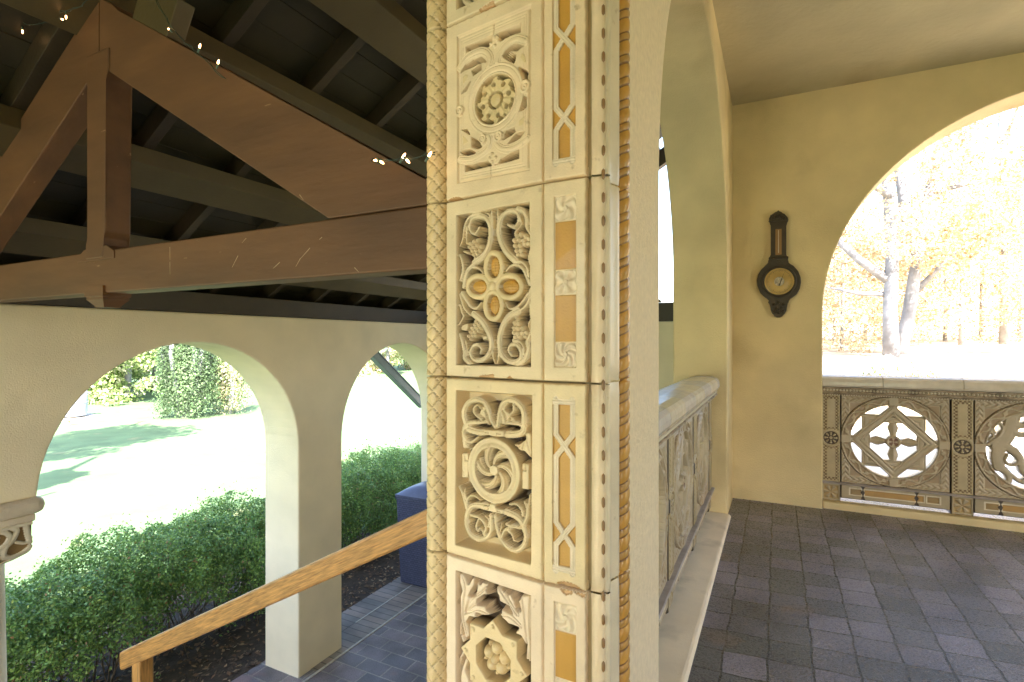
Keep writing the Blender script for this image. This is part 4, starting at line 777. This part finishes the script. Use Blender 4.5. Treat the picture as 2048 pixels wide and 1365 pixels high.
# ================================================================== barometer on the porch wall
def bz(t): return [onY(1460 + float(a) / 4.55, 380 + float(b) / 4.55, YF) for a, b in (q.split(',') for q in t.split())]
BA = thing('barometer', 'dark carved banjo barometer with brass dial hanging on the yellow wall', 'barometer', (.003, YF, 1.5))
prism('case', bz('355,300 355,265 375,245 385,228 415,222 428,208 440,193 452,208 465,222 495,225 510,245 528,262 528,298 512,305 503,330 503,600 530,620 530,640 522,655 525,675 575,695 620,745 642,800 645,850 635,905 605,955 560,990 520,1010 538,1020 525,1035 512,1050 515,1100 495,1135 468,1150 465,1163 418,1163 412,1148 385,1130 370,1095 370,1045 345,1030 352,1015 375,1008 320,985 275,940 250,880 245,830 258,775 290,725 340,690 355,675 358,650 352,630 380,600 380,325 370,308'), (0, -.038, 0), BRONZE, BA, .006)
dc = onY(1460 + 447 / 4.55, 380 + 840 / 4.55, YF)
lathe('bezel', [(.104, .030), (.107, .046), (.100, .054), (.092, .048), (.090, .044)], (dc.x, YF, dc.z), BRONZE, BA, 48, 'Y')
DIALF = mat('dial_face', (.80, .56, .19), .38, 0, 1, .08, 20, metal=.25)
d_ = lathe('dial', [(.0915, .040), (.075, .0415), (.07, .041), (.033, .041), (.030, .043), (.002, .043)], (dc.x, YF, dc.z), DIALF, BA, 48, 'Y')
bm = bmesh.new()
for k in range(60):
    a = R(6 * k); r0, r1 = (.070, .080) if k % 5 else (.064, .082)
    add_prism(bm, [(dc.x + r * math.cos(a) + s * .0007 * math.sin(a), YF - .0425, dc.z + r * math.sin(a) - s * .0007 * math.cos(a)) for r, s in ((r0, -1), (r1, -1), (r1, 1), (r0, 1))], (0, -.0008, 0))
bmobj('scale_marks', bm, BRONZE, d_); lathe('movement', [(.031, .0435), (.029, .046), (.026, .0445), (.001, .0445)], (dc.x, YF, dc.z), mat('silvered', (.72, .66, .52), .35, .6, 120, .4, 60, metal=.4), d_, 32, 'Y')
prism('needle', [(dc.x - .004, YF - .047, dc.z - .03), (dc.x + .003, YF - .047, dc.z - .03), (dc.x + .030, YF - .047, dc.z + .058)], (0, -.001, 0), BRONZE, d_, 0)
lathe('glass', [(.0925, .050), (.07, .0565), (.04, .060), (.001, .061)], (dc.x, YF, dc.z), GLASS, BA, 48, 'Y')
a, b = bz('413,370 470,597'); th_ = box('thermometer', a.x, b.x, YF - .0405, YF - .036, b.z, a.z, mat('thermometer_plate', (.30, .17, .06), .5), BA, .001)
tubes('mercury_tube', [([((a.x + b.x) / 2, YF - .042, b.z + .012), ((a.x + b.x) / 2, YF - .042, a.z - .008)], .0022)], mat('thermometer_glass', (.75, .70, .60), .2), th_, 6)
a, b = bz('352,640 532,612'); box('collar', a.x, b.x, YF - .048, YF - .02, a.z, b.z, BRONZE, BA, .004); a, b = bz('352,302 530,280'); box('cornice', a.x, b.x, YF - .050, YF - .02, a.z, b.z, BRONZE, BA, .004)
for nm, pp in (('pendant_carving', '400,1050 440,1030 480,1050 420,1085 465,1085 440,1115 405,1110 480,1110'), ('crest_carving', '440,245 415,255 467,255 392,268 490,268')):
  bm = bmesh.new()
  for p in bz(pp): bmesh.ops.create_icosphere(bm, subdivisions=2, radius=.012, matrix=Matrix.Translation(p + Vector((0, -.038, 0))))
  bmobj(nm, bm, BRONZE, BA, True)
# ================================================================== oak handrail
YR = 1.70; hr = thing('handrail', 'varnished oak handrail sloping down past the pier to a square post', 'handrail', (-3.2, YR, ZL))
a, b = onY(237, 1306, YR), onY(863, 1014, YR); sl_ = (b.z - a.z) / (b.x - a.x); x1 = -.66; dz = .108
prism('rail', [(a.x, YR, a.z - .006), (a.x + .012, YR, a.z + .006), (x1, YR, a.z + (x1 - a.x) * sl_), (x1, YR, a.z + (x1 - a.x) * sl_ - dz), (a.x + .02, YR, a.z - dz + .008), (a.x + .002, YR, a.z - .088)], (0, .060, 0), OAK, hr, .011)
box('post', -3.241, -3.163, YR + .002, YR + .078, ZL, a.z + .10 * sl_ - .055, OAKP, hr, .005)
# ================================================================== wicker storage bin
def wicker():
    m = bpy.data.materials.new('blue_wicker'); m.use_nodes = True; n = m.node_tree.nodes; L = m.node_tree.links; p = n['Principled BSDF']
    p.inputs['Base Color'].default_value = (.050, .055, .12, 1); p.inputs['Roughness'].default_value = .42
    tc = n.new('ShaderNodeTexCoord'); sx = n.new('ShaderNodeSeparateXYZ'); L.new(tc.outputs['Object'], sx.inputs[0])
    ad = n.new('ShaderNodeMath'); ad.operation = 'ADD'; L.new(sx.outputs[0], ad.inputs[0]); L.new(sx.outputs[1], ad.inputs[1]); cb = n.new('ShaderNodeCombineXYZ'); L.new(ad.outputs[0], cb.inputs[0]); L.new(sx.outputs[2], cb.inputs[1])
    b = n.new('ShaderNodeTexBrick'); b.inputs['Scale'].default_value = 1; b.inputs['Brick Width'].default_value = .040; b.inputs['Row Height'].default_value = .024; b.inputs['Mortar Size'].default_value = .0045; b.inputs['Mortar Smooth'].default_value = 1; L.new(cb.outputs[0], b.inputs['Vector'])
    b.inputs['Color1'].default_value = (.105, .110, .18, 1); b.inputs['Color2'].default_value = (.075, .080, .135, 1); b.inputs['Mortar'].default_value = (.016, .017, .04, 1); L.new(b.outputs[0], p.inputs['Base Color'])
    iv = n.new('ShaderNodeMath'); iv.operation = 'SUBTRACT'; iv.inputs[0].default_value = 1; L.new(b.outputs['Fac'], iv.inputs[1]); bp = n.new('ShaderNodeBump'); bp.inputs['Strength'].default_value = 1; bp.inputs['Distance'].default_value = .006; L.new(iv.outputs[0], bp.inputs['Height']); L.new(bp.outputs[0], p.inputs['Normal']); return m
WK = wicker(); LIDM = mat('bin_lid', (.080, .086, .15), .4, .15, 200, .1, 20)
bn = thing('storage_bin', 'tall navy wicker bin with a domed lid standing on the brick border', 'bin', (-3.68, 5.2, ZL + .025))
bx0, bx1, by0, by1 = -3.945, -3.40, 4.955, 5.38; zb0, zb1 = ZL + .03, -.735
V = [(bx0, by0, zb0), (bx1, by0, zb0), (bx1, by1, zb0), (bx0, by1, zb0)]; e = .045
bm = bmesh.new(); lo = [bm.verts.new(v) for v in V]; hi = [bm.verts.new(v) for v in ((bx0 - e, by0 - e * .5, zb1), (bx1 + e, by0 - e * .5, zb1), (bx1 + e, by1 + e * .3, zb1), (bx0 - e, by1 + e * .3, zb1))]
fs = [bm.faces.new(lo[::-1]), bm.faces.new(hi)] + [bm.faces.new((lo[i], lo[(i + 1) % 4], hi[(i + 1) % 4], hi[i])) for i in range(4)]
bmesh.ops.bevel(bm, geom=list(bm.edges), offset=.012, segments=2, affect='EDGES'); bmobj('body', bm, WK, bn)
V = []; Q = []; nx, ny = 16, 10; X0, X1, Y0, Y1 = bx0 - e - .008, bx1 + e + .008, by0 - e * .5 - .010, by1 + e * .3 + .01
for j in range(ny + 1):
    for i in range(nx + 1): u, v = i / nx, j / ny; V.append((X0 + (X1 - X0) * u, Y0 + (Y1 - Y0) * v, -.692 + .115 * (1 - abs(2 * u - 1) ** 2.2) * (1 - abs(2 * v - 1) ** 5)))
for j in range(ny):
    for i in range(nx): k = j * (nx + 1) + i; Q.append((k, k + 1, k + nx + 2, k + nx + 1))
lid = meshobj('lid', V, Q, LIDM, bn, True); box('lid_rim', X0, X1, Y0, Y1, -.742, -.688, WK, lid, .006)
box('plinth', bx0 + .05, bx1 - .05, by0 + .02, by1 - .02, ZL + .024, ZL + .032, DARKT, bn, 0)
# ================================================================== string lights on the truss
def lights(label, wire, bulbs):
    t = thing('string_light', label, 'string lights', wire[0]); pts = [tuple(p) for p in catmull([tuple(w) for w in wire], 8)]
    p2 = [(x + .004 * math.sin(i * .9), y + .004 * math.cos(i * .9), z + .004 * math.sin(i * .7 + 1)) for i, (x, y, z) in enumerate(pts)]
    tubes('wire', [(pts, .0011), (p2, .0011)], WIREM, t, 6)
    for b, d in bulbs:
        b, d = Vector(b), Vector(d).normalized(); 
        s = tubes('socket', [([b - d * .015, b - d * .002], [.0026, .0030])], SOCK, t, 8); q = tubes('bulb', [([b - d * .002, b + d * .003, b + d * .007, b + d * .0105], [.0023, .0027, .0020, .0005])], BULB, s, 8)
yl = .93
def L_(x, y, Y=yl): return onY(x, y, Y)
lights('string of small lit bulbs looped near the top left roof corner', [L_(0, -40), L_(22, 15), L_(45, 45), L_(62, 50), L_(85, 46), L_(107, 33), L_(132, 22), L_(160, 14), L_(178, -6), L_(200, -40)], [(L_(45, 62), (.0, 0, -1)), (L_(124, 39), (.9, 0, -.4)), (L_(132, 33), (.1, 0, -1))])
lights('string of small lit bulbs lying along the sloping truss beam', [L_(300, -30, .97), L_(331, 35, .97), L_(350, 62, .97), L_(370, 85, .97), L_(392, 103, .98), L_(436, 145, .985), L_(470, 172, 1.03), L_(520, 200, 1.10), L_(690, 297, 1.10), L_(742, 322, 1.0), L_(770, 323, .95), L_(800, 318, .94), L_(830, 316, .94), L_(870, 305, .94)], [(L_(339, 60, .965), (-.6, 0, .5)), (L_(399, 95, .965), (.4, 0, .9)), (L_(436, 127, .97), (.35, 0, .9)), (L_(754, 321, .945), (-.8, 0, .1)), (L_(762, 324, .945), (.7, 0, -.5)), (L_(806, 315, .935), (.5, 0, .6)), (L_(814, 321, .935), (.6, 0, -.6)), (L_(858, 312, .935), (.5, 0, .6))])
# ================================================================== hedges
def leaves(name, cen, nrm, size, cols, m, parent, fold=.35, aspect=.55, jit=.9, label=None):
    n = len(cen); cen = np.asarray(cen); nrm = np.asarray(nrm) + rng.normal(0, jit, (n, 3)); nrm /= np.linalg.norm(nrm, axis=1)[:, None] + 1e-9
    t = rng.normal(0, 1, (n, 3)); t -= nrm * (t * nrm).sum(1)[:, None]; t /= np.linalg.norm(t, axis=1)[:, None] + 1e-9; b = np.cross(nrm, t); s = np.asarray(size)[:, None]
    V = np.stack((cen - t * s, cen - b * s * aspect + nrm * s * fold * .4, cen + t * s, cen + b * s * aspect + nrm * s * fold * .4), 1)
    C = np.ones((n, 4, 4)); C[:, :, :3] = np.asarray(cols)[:, None]
    return npmesh(name, V.reshape(-1, 3), np.arange(n * 4).reshape(n, 4), m, parent, False, C.reshape(-1, 4))
GREENS = np.array([(.150, .260, .065), (.195, .330, .080), (.120, .220, .065), (.26, .39, .09), (.150, .285, .10), (.34, .42, .11)])
def hedge(label, y0, y1, top, xc, rx, n, seed, gaps):
    g = np.random.default_rng(seed); t = thing('boxwood_hedge', label, 'hedge', (xc, (y0 + y1) / 2, ZL))
    # surface samples of a lumpy rounded bank
    m = n * 5; y = g.uniform(y0, y1, m); a = g.uniform(-1.15, math.pi + .6, m)
    lump = 1 + .10 * np.sin(y * 5.1 + a * 2.3 + seed) + .07 * np.sin(y * 11 + 3 * a) + .05 * np.sin(y * 23 - 5 * a); endt = np.clip(np.minimum(y - y0, y1 - y) / .55, 0, 1) ** .45
    tp = np.array([top(v) for v in y]) - ZL; dep = np.where(g.random(m) < .03, g.uniform(1.0, 1.16, m), np.where(g.random(m) < .30, g.uniform(.25, .85, m), 1 - np.abs(g.normal(0, .11, m)))); rr = lump * dep * endt
    zc = .48 * tp; x = xc + rx * np.sign(np.cos(a)) * np.abs(np.cos(a)) ** .75 * rr; z = ZL + zc + (tp - zc) * np.sin(a) * rr * (np.where(np.sin(a) < 0, .86, 1))
    nr = np.stack((np.cos(a), g.normal(0, .3, m), np.sin(a) + .25), 1)
    cl = np.sin(x * 31 + 2) * np.sin(y * 27 + seed) * np.sin(z * 29 + 1) + .6 * np.sin(y * 9 + z * 13) * np.sin(x * 11 - z * 8); keep = (g.random(m) < np.clip(.50 + .65 * cl, .05, 1)) | (dep < .85)
    keep &= z > ZL + .05
    for (gy, gz, gr) in gaps: keep &= ~((np.hypot((y - gy), (z - gz) * 1.15) < gr * (.75 + .4 * g.random(m))) & (x > xc - .2) )
    low = np.clip((z - ZL) / .45, 0, 1); keep &= g.random(m) < .45 + .55 * low
    ids = np.nonzero(keep)[0][:n]; P_ = np.stack((x, y, z), 1)[ids]; k = len(ids)
    ids = ids[np.argsort(g.random(len(ids)))] if 0 else ids; cs = 1.05 * GREENS[g.choice(6, k, p=[.26, .28, .16, .14, .11, .05])] * g.uniform(.7, 1.35, (k, 1)); cs[g.random(k) < .02] = (.30, .19, .08)
    leaves('foliage', P_, nr[ids], g.uniform(.009, .0175, k), cs, LEAF, t)
    ch = []
    for i in range(int((y1 - y0) * 46)):
        yy = g.uniform(y0 + .1, y1 - .1); xx = xc + g.normal(0, rx * .25); base = Vector((xx, yy, ZL)); tz = top(yy); tip = Vector((xc + g.uniform(-.85, .85) * rx, yy + g.normal(0, .22), ZL + (tz - ZL) * g.uniform(.45, .88)))
        mid = base.lerp(tip, .5) + Vector(g.normal(0, .05, 3)); r0 = g.uniform(.003, .009); ch.append(([base, mid, tip], [r0, r0 * .6, r0 * .25]))
        for q in range(3): s = base.lerp(tip, g.uniform(.3, .9)); ch.append(([s, s + Vector(g.normal(0, .11, 3)) + Vector((0, 0, .05))], [r0 * .35, r0 * .15]))
    tubes('branches', ch, TWIG, t, 4); return t
hedge('long clipped boxwood hedge with bare gaps below, seen through the left arch', .7, 4.35, lambda y: -.66 + .09 * sm(1.9, 3.4, y) + .02 * math.sin(y * 6), -5.02, .56, 150000, 3, ((2.35, -1.45, .30), (2.9, -1.5, .42), (2.05, -1.62, .25), (3.3, -1.22, .14), (1.9, -1.35, .12)))
hedge('rounded boxwood hedge seen through the second arch beside the navy bin', 4.55, 7.6, lambda y: -.50 - .12 * sm(5.9, 7.2, y) + .02 * math.sin(y * 7), -5.05, .55, 120000, 5, ((5.2, -1.6, .35), (6.0, -1.55, .3)))
# ================================================================== trees and garden
def crown(n, blobs, g, shell=.62):
    P_ = []; N_ = []
    w = np.array([b[3] ** 2 for b in blobs]); w = w / w.sum()
    for b, k in zip(blobs, (w * n).astype(int)):
        v = g.normal(0, 1, (k, 3)); v /= np.linalg.norm(v, axis=1)[:, None]; rr = b[3] * (shell + (1 - shell) * g.random(k)) ** .8 * (1 + .22 * np.sin(v[:, 0] * 7 + b[0]) * np.sin(v[:, 2] * 6 + b[1]))
        P_.append(np.array(b[:3]) + v * rr[:, None] * np.array((1, 1, .82))); N_.append(v + np.array((0, 0, .5)))
    return np.concatenate(P_), np.concatenate(N_)
def tree(name, label, cat, base, trunk, limbs, blobs, n, leaf, cols, seed, group=None, bark=BARK, jit=.9, tn=9):
    g = np.random.default_rng(seed); t = thing(name, label, cat, base, group); B = Vector(base)
    tubes('trunk', [([B + Vector(p) for p in pts], rad) for pts, rad in [trunk] + limbs], bark, t, tn)
    if n:
        P_, N_ = crown(n, [(B.x + b[0], B.y + b[1], B.z + b[2], b[3]) for b in blobs], g); k = len(P_); C = np.array(cols)[g.integers(0, len(cols), k)] * g.uniform(.75, 1.25, (k, 1))
        leaves('crown', P_, N_, g.uniform(.6, 1.25, k) * leaf, C, TLEAF, t, .3, .6, jit)
    return t
def at(px_, Y): r = ray(px_, 700); t = Y / r[1]; x = r[0] * t; return (x, Y, ground(x, Y) - .05)
def atd(px_, d): r = ray(px_, 700); k = d / math.hypot(r[0], r[1]); x, y = r[0] * k, r[1] * k; return (x, y, ground(x, y) - .05)
YEL = [(.50, .37, .22), (.60, .49, .33), (.42, .29, .14), (.72, .64, .50), (.54, .44, .27)]
LIM = [(.20, .30, .08), (.28, .36, .12), (.14, .22, .07), (.44, .48, .24), (.55, .53, .36)]
def bl(g, n, cx, cy, cz, s, r): return [(cx + g.normal(0, s), cy + g.normal(0, s), cz + g.normal(0, s * .8), r * g.uniform(.6, 1.3)) for _ in range(n)]
G1 = np.random.default_rng(11)
b = at(1783, 14)
tree('oak_tree', 'tall mossy tree with grey trunk and low bare limb, left of the forked one', 'tree', b, ([(0, 0, 0), (-.02, 0, 1.2), (.02, 0, 2.4), (-.05, .1, 4.2), (.1, .1, 7), (.3, 0, 10)], [.17, .14, .125, .115, .09, .04]), [([(0, 0, 1.75), (-.6, 0, 2.3), (-1.1, .1, 2.9), (-1.3, .1, 3.6)], [.10, .085, .06, .04]), ([(0, 0, 1.5), (-.6, .1, 1.55), (-1.2, .1, 1.72)], [.06, .045, .02]), ([(0, 0, 3.6), (-.5, 0, 4.1), (-.9, 0, 4.6)], [.08, .06, .03]), ([(0, .1, 4.4), (.5, .1, 5.2), (.9, 0, 6.4)], [.09, .07, .04])], bl(G1, 34, .2, .1, 3.2, 1.6, .55), 22000, .034, YEL, 21)
b = at(1833, 15)
tree('oak_tree', 'tall tree whose trunk forks in two, right of the mossy one', 'tree', b, ([(-.35, 0, 0), (-.15, 0, 1.0), (0, 0, 2.2), (.1, 0, 3.2), (.35, 0, 4.4), (.6, 0, 8)], [.16, .135, .125, .11, .08, .03]), [([(.02, 0, 2.6), (-.2, 0, 3.4), (-.35, 0, 4.6), (-.4, 0, 6.5)], [.13, .12, .09, .04]), ([(0, 0, 1.6), (.5, .1, 2.2), (.95, .1, 2.6)], [.07, .05, .03]), ([(.2, 0, 3.8), (1.2, .1, 4.0), (2.4, .2, 4.3)], [.06, .045, .02]), ([(.4, 0, 5), (1.4, .2, 6.2), (2.0, .2, 7.2)], [.06, .05, .03])], bl(G1, 50, 1.2, .1, 3.1, 1.7, .55), 30000, .034, YEL, 22)
for i, (px_, d, hh, w) in enumerate(((1683, 18, 6, .05), (1668, 22, 7, .06), (1702, 26, 8, .08), (1730, 24, 8, .06), (1890, 24, 9, .07), (1921, 21, 9, .06), (1962, 26, 9, .08), (2008, 22, 10, .13), (2040, 28, 10, .09), (2085, 24, 9, .1), (1640, 25, 9, .08))):
    b = atd(px_, d); g = np.random.default_rng(40 + i); lm = []
    for q in range(5): z = g.uniform(1.5, hh * .8); lm.append(([(0, 0, z), (g.normal(0, .5), g.normal(0, .5), z + .7), (g.normal(0, 1), g.normal(0, 1), z + 1.5)], [w * .5, w * .3, w * .12]))
    where = ('behind the left edge of the round arch', 'at the arch edge, farther back', 'just left of the mossy tree', 'close behind the mossy tree', 'right of the forked tree', 'second to the right of the forked tree', 'third to the right of the forked tree', 'thick stem near the right border', 'at the right border', 'beyond the right border', 'hidden by the wall edge')[i]
    tree('young_tree', 'thin pale woodland tree ' + where, 'tree', b, ([(0, 0, 0), (.05, 0, hh * .35), (-.05, .1, hh * .7), (.1, 0, hh)], [w, w * .8, w * .5, w * .15]), lm, bl(g, 26, 0, 0, hh * .33, 1.7, .8), 9500, .048, YEL, 60 + i, 'young trees on the slope', bark=PBARK)
for i, (px_, lb) in enumerate(((1776, 'white flowering round shrub just over the coping, left of its pair'), (1838, 'white flowering round shrub just over the coping, right of its pair'))):
    b = at(px_, 9.6); g = np.random.default_rng(80 + i); tree('flowering_shrub', lb, 'shrub', b, ([(0, 0, 0), (0, 0, .3)], [.03, .02]), [([(0, 0, .2), (.1, 0, .4)], [.015, .006])], [(0, 0, .26, .27), (-.1, .1, .22, .22), (.12, 0, .22, .2)], 4500, .020, [(.85, .82, .80), (.88, .84, .82), (.80, .78, .74), (.30, .42, .12)], 90 + i)
# left garden: weeping conifer and the sunlit shrubs behind the lawn
WG = [(.095, .160, .065), (.125, .20, .08), (.07, .12, .052), (.18, .26, .12)]
b = onZ(376, 834, ZL); g = np.random.default_rng(120)
wt = tree('weeping_conifer', 'weeping green conifer with hanging curtains of foliage beyond the lawn', 'tree', tuple(b), ([(0, 0, 0), (.1, 0, 2), (-.1, 0, 4.5), (0, 0, 8)], [.42, .34, .28, .1]), [([(.3 * math.cos(k), .3 * math.sin(k), 0), (.8 * math.cos(k), .8 * math.sin(k), 2.4), (.4 * math.cos(k), .4 * math.sin(k), 5)], [.10, .08, .05]) for k in range(7)], [], 0, .05, WG, 121)
def weep(t, b, n, r0, r1, z0, z1, cols, g, w0=.10):
    PS = []; NS = []; KS = []
    for k in range(n):
        a_ = g.uniform(0, 6.28); rr = g.uniform(r0, r1); tz = g.uniform(z0, z1); bzz = g.uniform(.0, .4) if g.random() < .6 else g.uniform(.4, 1.5); m_ = int(95 * (tz - bzz)); z_ = g.uniform(bzz, tz, m_); w_ = w0 * (1.15 - .6 * (z_ - bzz) / (tz - bzz)); ro = rr * (1 + .25 * np.exp(-z_ * 2.2))
        PS.append(np.stack((b.x + ro * math.cos(a_) + g.normal(0, 1, m_) * w_, b.y + ro * math.sin(a_) + g.normal(0, 1, m_) * w_, ZL + z_), 1)); NS.append(np.tile(np.array((math.cos(a_), math.sin(a_), .2)), (m_, 1))); KS.append(np.full(m_, g.choice([.4, .75, 1.0, 1.35])))
    PS = np.concatenate(PS); NS = np.concatenate(NS); k = len(PS)
    leaves('crown', PS, NS, g.uniform(.028, .055, k), np.array(cols)[g.integers(0, len(cols), k)] * g.uniform(.7, 1.25, (k, 1)) * np.concatenate(KS)[:, None], TLEAF, t, .3, .5, .6)
weep(wt, b, 100, .40, .98, 3.4, 6.5, WG, g)
b2 = onZ(462, 828, ZL); g2 = np.random.default_rng(125)
w2 = tree('weeping_shrub', 'sunlit pale weeping shrub right beside the darker weeping conifer', 'shrub', tuple(b2), ([(0, 0, 0), (.1, 0, 1), (0, 0, 2.0)], [.12, .08, .03]), [], [], 0, .05, LIM, 126)
weep(w2, b2, 46, .15, .62, 1.5, 2.5, LIM[1:] + YEL[3:], g2, .12)
for i, (px_, d, hh, sp, cols, lb, nm) in enumerate(((190, 33, 6.5, 2.2, LIM, 'bright green leafy tree behind the tank', 'garden_tree'), (255, 31, 6.5, 2.2, LIM, 'bright green leafy tree between the tank and the weeping conifer', 'garden_tree'), (310, 34, 7.5, 2.4, LIM, 'bright leafy tree just left of the weeping conifer', 'garden_tree'), (420, 36, 7, 2.4, LIM, 'bright leafy tree behind the weeping conifer', 'garden_tree'), (120, 35, 6, 2.3, LIM, 'bright leafy tree hugging the left arch edge', 'garden_tree'), (530, 40, 8, 2.6, LIM + YEL, 'bright leafy tree hidden behind the stucco pier', 'garden_tree'), (720, 44, 7, 2.4, LIM + YEL, 'bright tree at the left side of the second arch', 'garden_tree'), (775, 40, 6.5, 2.2, LIM + YEL, 'bright tree in the middle of the second arch', 'garden_tree'), (830, 43, 7, 2.4, LIM + YEL, 'bright tree at the right side of the second arch', 'garden_tree'))):
    b = atd(px_, d); g = np.random.default_rng(140 + i)
    tree(nm, lb, 'tree' if 'tree' in nm else 'shrub', b, ([(0, 0, 0), (.1, 0, hh * .4), (0, .1, hh * .8)], [.16, .12, .05]), [([(0, 0, hh * .3), (g.normal(0, 1), g.normal(0, 1), hh * .6)], [.07, .03]) for _ in range(5)], bl(g, 26, 0, 0, hh * .40, sp * .55, .62) + bl(g, 16, 0, -.6, .7, sp * .6, .6), 12000, .09, cols, 160 + i)
# trees outside the picture that throw their shade on the lawn
for i, (x, y, hh, sp) in enumerate(((-9.3, .95, 8.0, .42), (-11.6, 1.7, 12.0, 1.35), (-8.9, -.9, 7.0, .40))):
    g = np.random.default_rng(200 + i); tree('shade_tree', ('slim', 'broad', 'low')[i] + ' dark tree outside the picture shading the lawn', 'tree', (x, y, ZL), ([(0, 0, 0), (0, 0, hh * .6), (0, 0, hh * .95)], [.2, .14, .05]), [([(0, 0, hh * .4), (.6, .3, hh * .6)], [.06, .03])], bl(g, 30, 0, 0, hh * .72, sp * .5, sp * .55), 9000, .10, WG, 210 + i, 'trees shading the lawn')
# grey tank on its slab, with a yellow marker beside it
tk = onZ(146, 837, ZL); T = thing('storage_tank', 'grey blue cylindrical tank standing on a slab beyond the lawn', 'tank', tuple(tk))
sc_ = 19.8 / F
lathe('drum', [(.40, .10), (.43, .16), (.43, .95), (.41, 1.0), (.30, 1.06), (.001, 1.09)], tuple(tk), TANKM, T, 36)
lathe('foot_ring', [(.36, .02), (.37, .10), (.3, .10)], tuple(tk), DARKT, T, 28)
lathe('drum_band', [(.432, .55), (.440, .56), (.440, .60), (.432, .61)], tuple(tk), TANKM, T, 36)
tag(box('concrete_slab', tk.x - .7, tk.x + .7, tk.y - .75, tk.y + .85, ZL - .05, ZL + .045, CONC, None, .01), 'low grey concrete slab under the tank', 'slab')
mk_ = onZ(138, 851, ZL); t = thing('marker_stake', 'small yellow wooden stake in the grass in front of the tank', 'stake', tuple(mk_)); YW = mat('yellow_paint', (.62, .46, .14), .6)
bm = bmesh.new(); add_box(bm, mk_.x - .02, mk_.x + .02, mk_.y - .02, mk_.y + .02, ZL, ZL + .42, .004); bmobj('stake', bm, YW, t); bm = bmesh.new(); add_box(bm, mk_.x - .02, mk_.x + .02, mk_.y - .02, mk_.y + .25, ZL + .10, ZL + .14, .004); bmobj('crosspiece', bm, YW, t)
